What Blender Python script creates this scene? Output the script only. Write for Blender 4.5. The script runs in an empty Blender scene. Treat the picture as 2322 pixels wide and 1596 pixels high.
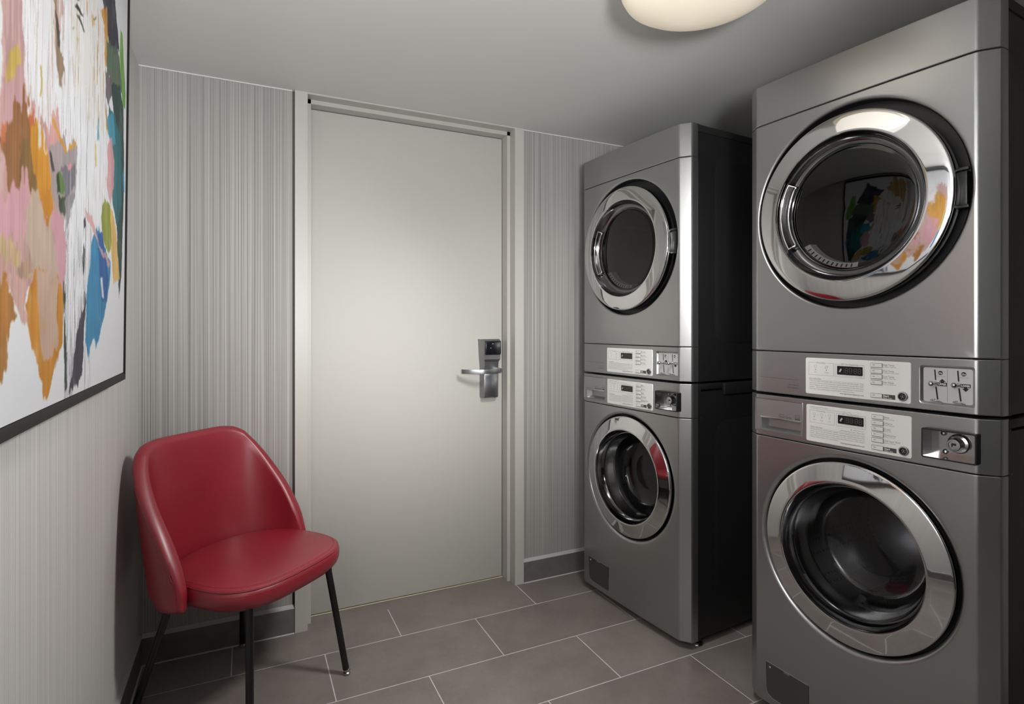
import bpy, bmesh, math, random
import numpy as np
from mathutils import Vector, Matrix
random.seed(7)
C = bpy.context.scene.collection
PI = math.pi

# ------------------------------------------------------------------ helpers
def lin(c):
    c = c / 255.0
    return c / 12.92 if c <= 0.04045 else ((c + 0.055) / 1.055) ** 2.4
def rgb(r, g, b): return (lin(r), lin(g), lin(b), 1.0)

class Nt:
    def __init__(self, name):
        self.m = bpy.data.materials.new(name); self.m.use_nodes = True
        self.t = self.m.node_tree; self.n = self.t.nodes; self.l = self.t.links
        self.b = self.n['Principled BSDF']; self.out = self.n['Material Output']
    def add(self, kind, **kw):
        x = self.n.new(kind)
        for k, v in kw.items():
            if k in x.inputs: x.inputs[k].default_value = v
            else: setattr(x, k, v)
        return x
    def set(self, **kw):
        for k, v in kw.items(): self.b.inputs[k.replace('_', ' ')].default_value = v
    def link(self, a, b): self.l.new(a, b)
    def math(self, op, a, b=None, c=None):
        x = self.n.new('ShaderNodeMath'); x.operation = op
        for i, v in enumerate((a, b, c)):
            if v is None: continue
            if isinstance(v, (int, float)): x.inputs[i].default_value = v
            else: self.link(v, x.inputs[i])
        return x.outputs[0]
    def coords(self):
        tc = self.n.new('ShaderNodeTexCoord'); s = self.n.new('ShaderNodeSeparateXYZ')
        self.link(tc.outputs['Object'], s.inputs[0]); return tc.outputs['Object'], s
    def ramp(self, fac, stops):
        r = self.n.new('ShaderNodeValToRGB'); e = r.color_ramp.elements
        while len(e) < len(stops): e.new(0.5)
        for i, (p, c) in enumerate(stops): e[i].position = p; e[i].color = c
        self.link(fac, r.inputs[0]); return r.outputs[0]
    def noise(self, vec, scale, detail=2.0, rough=0.5, scl=None):
        if scl:
            m = self.n.new('ShaderNodeMapping'); m.inputs['Scale'].default_value = scl
            self.link(vec, m.inputs[0]); vec = m.outputs[0]
        x = self.n.new('ShaderNodeTexNoise'); x.inputs['Scale'].default_value = scale
        x.inputs['Detail'].default_value = detail; x.inputs['Roughness'].default_value = rough
        self.link(vec, x.inputs['Vector']); return x.outputs[0]
    def bump(self, h, strength, dist=0.001):
        x = self.n.new('ShaderNodeBump'); x.inputs['Strength'].default_value = strength
        x.inputs['Distance'].default_value = dist; self.link(h, x.inputs['Height'])
        self.link(x.outputs[0], self.b.inputs['Normal'])

def plain(name, col, rough=0.5, metal=0.0, noise=0.0, nscale=60, bump=0.0, spec=0.5):
    k = Nt(name); k.set(Base_Color=col, Roughness=rough, Metallic=metal); k.b.inputs['Specular IOR Level'].default_value = spec
    if noise or bump:
        v, s = k.coords(); f = k.noise(v, nscale, 3)
        if noise:
            c1 = tuple(x * (1 - noise) for x in col[:3]) + (1,); c2 = tuple(min(1, x * (1 + noise)) for x in col[:3]) + (1,)
            k.link(k.ramp(f, [(0.3, c1), (0.7, c2)]), k.b.inputs['Base Color'])
        if bump: k.bump(f, bump)
    return k.m

class MB:
    """collects shapes, build() links them as ONE mesh object"""
    def __init__(self): self.bm = bmesh.new()
    def box(self, x0, x1, y0, y1, z0, z1, bev=0.0, seg=2):
        r = bmesh.ops.create_cube(self.bm, size=1.0, matrix=Matrix.Translation(((x0+x1)/2, (y0+y1)/2, (z0+z1)/2)) @ Matrix.Diagonal((x1-x0, y1-y0, z1-z0, 1)))
        if bev:
            es = list({e for v in r['verts'] for e in v.link_edges})
            bmesh.ops.bevel(self.bm, geom=es, offset=bev, segments=seg, affect='EDGES', profile=0.5)
        return self
    def grid(self, rows, closed_u=False, closed_v=False):
        """rows: list of equally long lists of points"""
        vs = [[self.bm.verts.new(p) for p in r] for r in rows]
        n, m = len(vs), len(vs[0])
        for i in range(n if closed_v else n - 1):
            for j in range(m if closed_u else m - 1):
                a, b = vs[i], vs[(i+1) % n]
                try: self.bm.faces.new((a[j], a[(j+1) % m], b[(j+1) % m], b[j]))
                except ValueError: pass
        return vs
    def face(self, pts):
        try: return self.bm.faces.new([self.bm.verts.new(p) for p in pts])
        except ValueError: return None
    def lathe_y(self, cx, cz, prof, n=96, a0=0.0, a1=2*PI):
        """revolve profile [(radius, y)] about an axis along Y"""
        full = abs(a1 - a0 - 2*PI) < 1e-6
        rows = []
        for r, y in prof:
            k = n if full else n + 1
            rows.append([(cx + r*math.cos(a0 + (a1-a0)*i/n), y, cz + r*math.sin(a0 + (a1-a0)*i/n)) for i in range(k)])
        self.grid(rows, closed_u=full); return self
    def lathe_z(self, cx, cy, prof, n=48):
        rows = [[(cx + r*math.cos(2*PI*i/n), cy + r*math.sin(2*PI*i/n), z) for i in range(n)] for r, z in prof]
        vs = self.grid(rows, closed_u=True)
        for row, (r, z) in ((vs[0], prof[0]), (vs[-1], prof[-1])):
            if r > 1e-4:
                try: self.bm.faces.new(row)
                except ValueError: pass
        return self
    def tube(self, pts, r, n=12, closed=False, cap=True):
        pts = [Vector(p) for p in pts]; N = len(pts); rows = []
        rr = r if isinstance(r, (list, tuple)) else [r]*N
        up = None
        for i, p in enumerate(pts):
            if closed: t = (pts[(i+1) % N] - pts[i-1]).normalized()
            else: t = (pts[min(i+1, N-1)] - pts[max(i-1, 0)]).normalized()
            if up is None:
                up = Vector((0, 0, 1)) if abs(t.z) < 0.9 else Vector((1, 0, 0))
            b = t.cross(up).normalized(); up = b.cross(t).normalized()
            rows.append([p + (b*math.cos(2*PI*k/n) + up*math.sin(2*PI*k/n))*rr[i] for k in range(n)])
        vs = self.grid(rows, closed_u=True, closed_v=closed)
        if cap and not closed:
            for row in (vs[0], vs[-1]):
                try: self.bm.faces.new(row)
                except ValueError: pass
        return self
    def sphere(self, c, r, sy=1.0, n=20):
        bmesh.ops.create_uvsphere(self.bm, u_segments=n, v_segments=n//2, radius=r, matrix=Matrix.Translation(c) @ Matrix.Diagonal((1, sy, 1, 1))); return self
    def prism(self, poly, axis, a, b):
        """poly in the two remaining axes, extruded a..b along axis"""
        def P(u, v, w): return {'x': (w, u, v), 'y': (u, w, v), 'z': (u, v, w)}[axis]
        A = [self.bm.verts.new(P(u, v, a)) for u, v in poly]; B = [self.bm.verts.new(P(u, v, b)) for u, v in poly]
        n = len(poly)
        for i in range(n): self.bm.faces.new((A[i], A[(i+1) % n], B[(i+1) % n], B[i]))
        self.bm.faces.new(A); self.bm.faces.new(B); return self
    def bevel_sharp(self, off, seg=2, ang=30):
        es = [e for e in self.bm.edges if len(e.link_faces) == 2 and e.calc_face_angle(0) > math.radians(ang)]
        bmesh.ops.bevel(self.bm, geom=es, offset=off, segments=seg, affect='EDGES', profile=0.5); return self
    def build(self, name, mat, parent=None, smooth=35, loc=None, normals=True, face=None):
        bm = self.bm
        if normals: bmesh.ops.recalc_face_normals(bm, faces=bm.faces[:])
        if face:
            tot = Vector()
            for f in bm.faces: tot += f.normal*f.calc_area()
            if tot.dot(Vector(face)) < 0: bmesh.ops.reverse_faces(bm, faces=bm.faces[:])
        me = bpy.data.meshes.new(name); bm.to_mesh(me); bm.free()
        for m in (mat if isinstance(mat, (list, tuple)) else [mat]): me.materials.append(m)
        if smooth:
            me.polygons.foreach_set('use_smooth', [True]*len(me.polygons))
            me.set_sharp_from_angle(angle=math.radians(smooth))
        o = bpy.data.objects.new(name, me); C.objects.link(o)
        if parent: o.parent = parent
        if loc: o.location = loc
        return o

def tag(o, label=None, cat=None, group=None, kind=None):
    if label: o['label'] = label
    if cat: o['category'] = cat
    if group: o['group'] = group
    if kind: o['kind'] = kind
    return o
def empty(name, loc, rz=0.0):
    o = bpy.data.objects.new(name, None); C.objects.link(o); o.empty_display_size = 0.1
    o.location = loc; o.rotation_euler = (0, 0, rz); return o
def copy_tree(o, parent=None):
    c = o.copy(); C.objects.link(c)
    if parent: c.parent = parent
    for ch in [x for x in bpy.data.objects if x.parent == o]: copy_tree(ch, c)
    return c

# ------------------------------------------------------------------ materials
def wallpaper(name, axis, c0, c1, freq):
    k = Nt(name); v, s = k.coords()
    u = s.outputs['X' if axis == 'x' else 'Y']
    cmb = k.n.new('ShaderNodeCombineXYZ'); k.link(u, cmb.inputs[0])
    k.link(k.math('MULTIPLY', s.outputs['Z'], 0.0007), cmb.inputs[2])
    a = k.noise(cmb.outputs[0], freq, 2.5, 0.75)
    b = k.noise(cmb.outputs[0], freq*0.22, 2, 0.6)
    g = k.noise(v, 900, 1)
    f = k.math('ADD', k.math('MULTIPLY', a, 0.80), k.math('ADD', k.math('MULTIPLY', b, 0.10), k.math('MULTIPLY', g, 0.10)))
    col = k.ramp(f, [(0.36, c0), (0.5, tuple((x*0.45+y*0.55) for x, y in zip(c0, c1))), (0.62, c1)])
    k.link(col, k.b.inputs['Base Color']); k.set(Roughness=0.62); k.b.inputs['Specular IOR Level'].default_value = 0.3
    k.bump(f, 0.25, 0.0008)
    return k.m
M = {}
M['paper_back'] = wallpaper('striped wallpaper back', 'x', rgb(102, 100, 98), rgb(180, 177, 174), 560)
M['paper_left_lit'] = wallpaper('striped wallpaper left lit tone', 'y', rgb(165, 163, 161), rgb(212, 210, 207), 520)  # same paper, paler: the stronger light on this wall is in its colour
M['dark_wall'] = plain('dark reflection wall', rgb(48, 48, 49), 0.7)
M['paper_plain'] = plain('room wallpaper', rgb(150, 148, 147), 0.7)
k = Nt('painted ceiling'); v, s = k.coords(); k.set(Base_Color=rgb(212, 212, 209), Roughness=0.55); k.bump(k.noise(v, 160, 4, 0.6), 0.25, 0.0012); M['ceiling'] = k.m
k = Nt('door paint'); v, s = k.coords(); k.set(Base_Color=rgb(184, 182, 176), Roughness=0.58); k.bump(k.noise(v, 90, 4, 0.6), 0.16, 0.001); M['door'] = k.m
M['frame'] = plain('frame paint', rgb(180, 178, 172), 0.4, bump=0.1, nscale=60)
# floor tiles: rows of 0.296 m, tiles 0.604 m long, each row shifted
k = Nt('grey porcelain floor tile'); v, s = k.coords()
X, Y = s.outputs['X'], s.outputs['Y']
ROW, TIL, Y0, X0, SH, GR = 0.2945, 0.604, -0.2125, 0.304, 0.314, 0.0036
row = k.math('FLOOR', k.math('DIVIDE', k.math('SUBTRACT', Y, Y0), ROW))
fy = k.math('MULTIPLY', k.math('FRACT', k.math('DIVIDE', k.math('SUBTRACT', Y, Y0), ROW)), ROW)
xs = k.math('ADD', k.math('SUBTRACT', X, X0), k.math('MULTIPLY', row, SH))
colx = k.math('FLOOR', k.math('DIVIDE', xs, TIL))
fx = k.math('MULTIPLY', k.math('FRACT', k.math('DIVIDE', xs, TIL)), TIL)
dy = k.math('MINIMUM', fy, k.math('SUBTRACT', ROW, fy)); dx = k.math('MINIMUM', fx, k.math('SUBTRACT', TIL, fx))
d = k.math('MINIMUM', dx, dy)
wob = k.math('MULTIPLY', k.math('SUBTRACT', k.noise(v, 40, 2), 0.5), 0.0016)
gro = k.math('LESS_THAN', k.math('ADD', d, wob), GR/2)
idv = k.n.new('ShaderNodeCombineXYZ'); k.link(colx, idv.inputs[0]); k.link(row, idv.inputs[1])
wn = k.n.new('ShaderNodeTexWhiteNoise'); k.link(idv.outputs[0], wn.inputs['Vector'])
cl = k.noise(v, 5, 5, 0.6); cl2 = k.noise(v, 45, 3, 0.7)
tf = k.math('ADD', k.math('MULTIPLY', cl, 0.6), k.math('ADD', k.math('MULTIPLY', cl2, 0.25), k.math('MULTIPLY', wn.outputs[0], 0.15)))
tc = k.ramp(tf, [(0.3, rgb(104, 97, 93)), (0.5, rgb(118, 111, 106)), (0.72, rgb(131, 124, 119))])
mx = k.n.new('ShaderNodeMix'); mx.data_type = 'RGBA'; gro = k.math('MULTIPLY', gro, k.math('LESS_THAN', Y, 0.02)); k.link(gro, mx.inputs[0]); k.link(tc, mx.inputs[6]); mx.inputs[7].default_value = rgb(186, 183, 181)
k.link(mx.outputs[2], k.b.inputs['Base Color'])
k.link(k.math('ADD', k.math('MULTIPLY', cl2, 0.15), k.math('ADD', 0.36, k.math('MULTIPLY', gro, 0.35))), k.b.inputs['Roughness'])
k.bump(k.math('MULTIPLY', gro, -1.0), 0.5, 0.001); M['floor'] = k.m
M['base_tile'] = plain('dark base tile', rgb(104, 100, 99), 0.45, noise=0.12, nscale=20)
M['caulk'] = plain('pale caulk', rgb(170, 168, 170), 0.7)
M['leaked_light'] = plain('pale threshold strip', rgb(196, 190, 164), 0.5)
M['gap'] = plain('dark gap', rgb(18, 18, 18), 0.8)

def metal(name, col, rough, metallic=1.0, grain=None, amt=0.08):
    k = Nt(name); k.set(Base_Color=col, Roughness=rough, Metallic=metallic)
    v, s = k.coords(); f = k.noise(v, 1.0, 3, 0.6, scl=grain or (90, 90, 90))
    if amt: k.link(k.math('ADD', rough - amt/2, k.math('MULTIPLY', f, amt)), k.b.inputs['Roughness'])
    return k.m
M['silver'] = metal('satin titanium paint', rgb(166, 167, 167), 0.29, 0.92, None, 0.0)
M['chrome_dark'] = metal('dark-reflection chrome', rgb(120, 120, 122), 0.10, 1.0)  # darker chrome copy; the bevel's dark reflections are in its colour
M['chrome_dull'] = metal('drawn steel', rgb(175, 175, 176), 0.14, 1.0)
M['silver_dark'] = metal('satin drawer front', rgb(172, 173, 173), 0.34, 0.85, None, 0.0)
M['chrome'] = metal('polished chrome', rgb(212, 212, 212), 0.045, 1.0, (8, 8, 8), 0.02)
M['chrome_satin'] = metal('brushed chrome', rgb(190, 190, 190), 0.22, 1.0)
M['steel'] = metal('drum steel', rgb(70, 70, 72), 0.25, 1.0)
k = Nt('perforated drum steel'); v, s = k.coords(); k.set(Metallic=0.75, Roughness=0.22)
vo = k.n.new('ShaderNodeTexVoronoi'); vo.inputs['Scale'].default_value = 55; vo.inputs['Randomness'].default_value = 0.12; k.link(v, vo.inputs['Vector'])
hole = k.math('LESS_THAN', vo.outputs['Distance'], 0.22)
k.link(k.ramp(hole, [(0.0, rgb(112, 112, 114)), (1.0, rgb(6, 6, 6))]), k.b.inputs['Base Color']); M['drum'] = k.m
M['black_plastic'] = plain('black plastic', rgb(22, 22, 23), 0.4)
M['black_cab'] = plain('black cabinet enamel', rgb(24, 24, 24), 0.5, bump=0.05, nscale=200)
M['gasket'] = plain('grey gasket', rgb(165, 165, 168), 0.18, 0.85)
M['plate'] = metal('brushed pale plate', rgb(232, 232, 230), 0.42, 0.25, (4, 400, 400), 0.1)
M['coin_plate'] = metal('grey coin plate', rgb(196, 196, 196), 0.4, 0.45)
M['print'] = plain('dark print', rgb(62, 62, 62), 0.6)
M['print_grey'] = plain('grey print', rgb(128, 128, 128), 0.6)
M['white'] = plain('white print', rgb(235, 235, 235), 0.6)
M['button'] = plain('pale key', rgb(214, 214, 212), 0.4)
M['display'] = plain('black display window', rgb(16, 16, 16), 0.15)
M['segment'] = plain('unlit segment', rgb(92, 90, 88), 0.5)
M['vent'] = plain('white vent plastic', rgb(225, 225, 222), 0.5)
M['lint'] = plain('grey filter flap', rgb(74, 74, 73), 0.45, 0.4)
def glass(name, tint, refl):
    k = Nt(name); k.n.remove(k.b)
    tr = k.add('ShaderNodeBsdfTransparent'); tr.inputs[0].default_value = (tint, tint, tint*1.02, 1)
    gl = k.add('ShaderNodeBsdfGlossy'); gl.inputs['Roughness'].default_value = 0.02; gl.inputs[0].default_value = (1, 1, 1, 1)
    fr = k.add('ShaderNodeFresnel'); fr.inputs[0].default_value = refl
    mix = k.add('ShaderNodeMixShader'); k.link(fr.outputs[0], mix.inputs[0]); k.link(tr.outputs[0], mix.inputs[1]); k.link(gl.outputs[0], mix.inputs[2])
    k.link(mix.outputs[0], k.out.inputs[0]); return k.m
M['glass_dryer'] = glass('tinted porthole glass', 0.6, 1.5)
M['glass_washer'] = glass('clear porthole bowl', 0.9, 1.5)
k = Nt('crimson leather'); v, s = k.coords(); k.set(Roughness=0.40); k.b.inputs['Specular IOR Level'].default_value = 0.85
k.link(k.ramp(k.noise(v, 6, 3), [(0.3, rgb(128, 20, 36)), (0.7, rgb(140, 25, 42))]), k.b.inputs['Base Color'])
k.bump(k.noise(v, 420, 3, 0.6), 0.10, 0.0006); M['leather'] = k.m
M['stitch'] = plain('stitch thread', rgb(150, 40, 52), 0.7)
M['leg'] = plain('black powder coat', rgb(14, 14, 15), 0.35)
M['frame_black'] = plain('black picture frame', rgb(11, 11, 12), 0.5, spec=0.3)
k = Nt('printed canvas'); a = k.add('ShaderNodeAttribute'); a.attribute_name = 'paint'; k.link(a.outputs['Color'], k.b.inputs['Base Color']); k.set(Roughness=0.55); k.b.inputs['Specular IOR Level'].default_value = 0.25; M['canvas'] = k.m
k = Nt('opal lamp glass'); k.set(Base_Color=rgb(240, 232, 215), Roughness=0.35)
lw = k.add('ShaderNodeLayerWeight'); lw.inputs[0].default_value = 0.35
k.b.inputs['Emission Color'].default_value = rgb(252, 236, 208); k.b.inputs['Emission Strength'].default_value = 0.31; M['opal'] = k.m
M['lock_steel'] = metal('brushed lock steel', rgb(150, 151, 153), 0.34, 1.0)
M['reader'] = plain('black reader', rgb(18, 19, 24), 0.2)
M['led'] = plain('white dot', rgb(225, 228, 235), 0.4)

# ------------------------------------------------------------------ the setting
H = 2.174; XR = 2.74; YF = -3.35
MB().box(-0.15, XR+0.15, YF-0.15, 0.25, -0.08, 0.0).build('floor', M['floor'], smooth=0)['kind'] = 'structure'
MB().box(-0.15, XR+0.15, YF-0.15, 0.25, H, H+0.08).build('ceiling', M['ceiling'], smooth=0)['kind'] = 'structure'
MB().box(-0.15, 0.0, YF, 0.25, 0, H).build('wall_left', M['paper_left_lit'], smooth=0)['kind'] = 'structure'
MB().box(XR, XR+0.15, YF, 0.25, 0, H).build('wall_right', M['paper_plain'], smooth=0)['kind'] = 'structure'
MB().box(0, XR, YF-0.15, YF, 0, H).build('wall_front', M['dark_wall'], smooth=0)['kind'] = 'structure'  # unseen end wall, set close and dark so the chamfers reflect dark
w = MB(); w.box(0, 0.5195, 0.0, 0.2, 0, H); w.box(1.5555, XR, 0.0, 0.2, 0, H); w.box(0.5195, 1.5555, 0.155, 0.2, 0, H)
w.build('wall_back', M['paper_back'], smooth=0)['kind'] = 'structure'
# baseboards: tile upstands with a caulk bead on top and grout at the foot
def baseboard(name, x0, x1, y0, y1):
    b = MB().box(x0, x1, y0, y1, 0.003, 0.1, 0.0012).build(name, M['base_tile'], smooth=0); b['kind'] = 'structure'
    q = MB()
    if x1 - x0 > y1 - y0:
        q.prism([(y0, 0.1), (y1, 0.1), (y1, 0.113)], 'x', x0, x1); q.prism([(y0-0.004, 0.0005), (y0+0.002, 0.0005), (y0+0.002, 0.006)], 'x', x0, x1)
    else:
        q.prism([(x0, 0.1), (x1, 0.1), (x0, 0.113)], 'y', y0, y1); q.prism([(x1+0.004, 0.0005), (x1-0.002, 0.0005), (x1-0.002, 0.006)], 'y', y0, y1)
    q.build('caulk_bead', M['caulk'], b, smooth=0)
baseboard('baseboard_back', 0.0105, 0.5265, -0.0105, 0.0)
baseboard('baseboard_back', 1.5535, XR, -0.0105, 0.0)
baseboard('baseboard_left', 0.0, 0.0105, YF, 0.0)
# steel door frame with a double rebate, head almost at the ceiling
f = MB()
jl = [(0.528, -0.013), (0.576, -0.013), (0.576, 0.042), (0.594, 0.042), (0.594, 0.15), (0.528, 0.15)]
jr = [(1.551, -0.013), (1.504, -0.013), (1.504, 0.042), (1.4885, 0.042), (1.4885, 0.15), (1.551, 0.15)]
f.prism(jl, 'z', 0.0005, H-0.0005); f.prism(jr, 'z', 0.0005, H-0.0005)
f.prism([(-0.013, H-0.0005), (-0.013, 2.1665), (0.042, 2.1665), (0.042, 2.149), (0.15, 2.149), (0.15, H-0.0005)], 'x', 0.5762, 1.5038)
f.bevel_sharp(0.0016, 2); tag(f.build('trim_1', M['frame'], smooth=40), kind='structure')
MB().box(0.594, 1.4885, 0.0960, 0.15, 0.0006, 0.0032, 0.0008).build('trim_2', M['leaked_light'], smooth=0)['kind'] = 'structure'  # pale strip; light leaking under the door is painted as its colour
q = MB(); q.box(0.5195, 0.528, 0.007, 0.155, 0, H); q.box(1.551, 1.5555, 0.007, 0.155, 0, H); tag(q.build('trim_4', plain('painted gap shadow', rgb(84, 79, 74), 0.8), smooth=0), kind='structure')  # dark strips; the gap's shadow beside the frame is in their colour
# painted edge where wallpaper meets ceiling
q = MB(); q.box(0.0, 0.5195, -0.0025, 0.0, H-0.004, H); q.box(1.5555, XR, -0.0025, 0.0, H-0.004, H)
tag(q.build('trim_3', plain('paint bead', rgb(205, 205, 204), 0.6), smooth=0), kind='structure')
# door leaf
d = MB(); d.box(0.597, 1.4855, 0.0985, 0.142, 0.0075, 2.1465, 0.0015)
door = d.build('door_1', M['door'], smooth=40); door['kind'] = 'structure'
# electronic lock on the door: plate body, reader, lever, cover
lk = MB(); YD = 0.0985
def ring4(z, xl, xr, yf, ch):
    return [(xl-0.006, YD, z), (xl, yf+ch, z), (xl+ch*0.5, yf, z), (xr-ch*0.5, yf, z), (xr, yf+ch, z), (xr+0.004, YD, z)]
secs = [(0.888, 1.375, 1.452, 0.066, 0.006), (0.893, 1.374, 1.452, 0.062, 0.006), (1.003, 1.374, 1.453, 0.060, 0.006), (1.030, 1.374, 1.453, 0.059, 0.008), (1.060, 1.372, 1.455, 0.056, 0.012), (1.072, 1.370, 1.457, 0.046, 0.006), (1.158, 1.366, 1.459, 0.046, 0.006), (1.168, 1.364, 1.458, 0.060, 0.006)]
rows = [ring4(*s) for s in secs]; vs = lk.grid(rows); lk.bm.faces.new(vs[0]); lk.bm.faces.new(vs[-1])
lock = lk.build('door_lock', M['lock_steel'], door, smooth=30); lock['label'] = 'brushed steel electronic lock body'
r = MB(); r.box(1.373, 1.455, 0.036, 0.048, 1.094, 1.160, 0.005, 3); r.build('card_reader', M['reader'], lock)
g = MB(); g.box(1.399, 1.4015, 0.0354, 0.0362, 1.125, 1.1275); g.box(1.4065, 1.4095, 0.0355, 0.0362, 1.1455, 1.147); g.box(1.411, 1.415, 0.0355, 0.0362, 1.1455, 1.147); g.build('indicator_marks', M['led'], lock, smooth=0)
lv = MB(); lv.lathe_y(1.437, 1.020, [(0.0, 0.006), (0.010, 0.006), (0.012, 0.009), (0.012, 0.062)], 28)
pts = [(1.440, 0.012, 1.021), (1.42, 0.006, 1.021), (1.395, 0.000, 1.020), (1.355, -0.002, 1.018), (1.335, 0.004, 1.018), (1.30, 0.022, 1.018), (1.268, 0.038, 1.019), (1.258, 0.052, 1.019)]
rows = []
for (x, y, z) in pts: rows.append([(x, y-0.004, z-0.010), (x, y-0.005, z), (x, y-0.004, z+0.010), (x+0.002, y+0.004, z+0.010), (x+0.002, y+0.004, z-0.010)])
vs = lv.grid(rows, closed_u=True); lv.bm.faces.new(vs[0]); lv.bm.faces.new(vs[-1])
lv.build('lever_handle', M['lock_steel'], lock, smooth=40)
cv = MB(); cv.box(1.377, 1.449, 0.0585, 0.064, 0.892, 1.002, 0.002); cv.build('battery_cover', M['lock_steel'], lock)
MB().box(1.432, 1.436, 0.061, 0.066, 0.8872, 0.8895).build('cover_screw', M['black_plastic'], lock)
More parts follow.
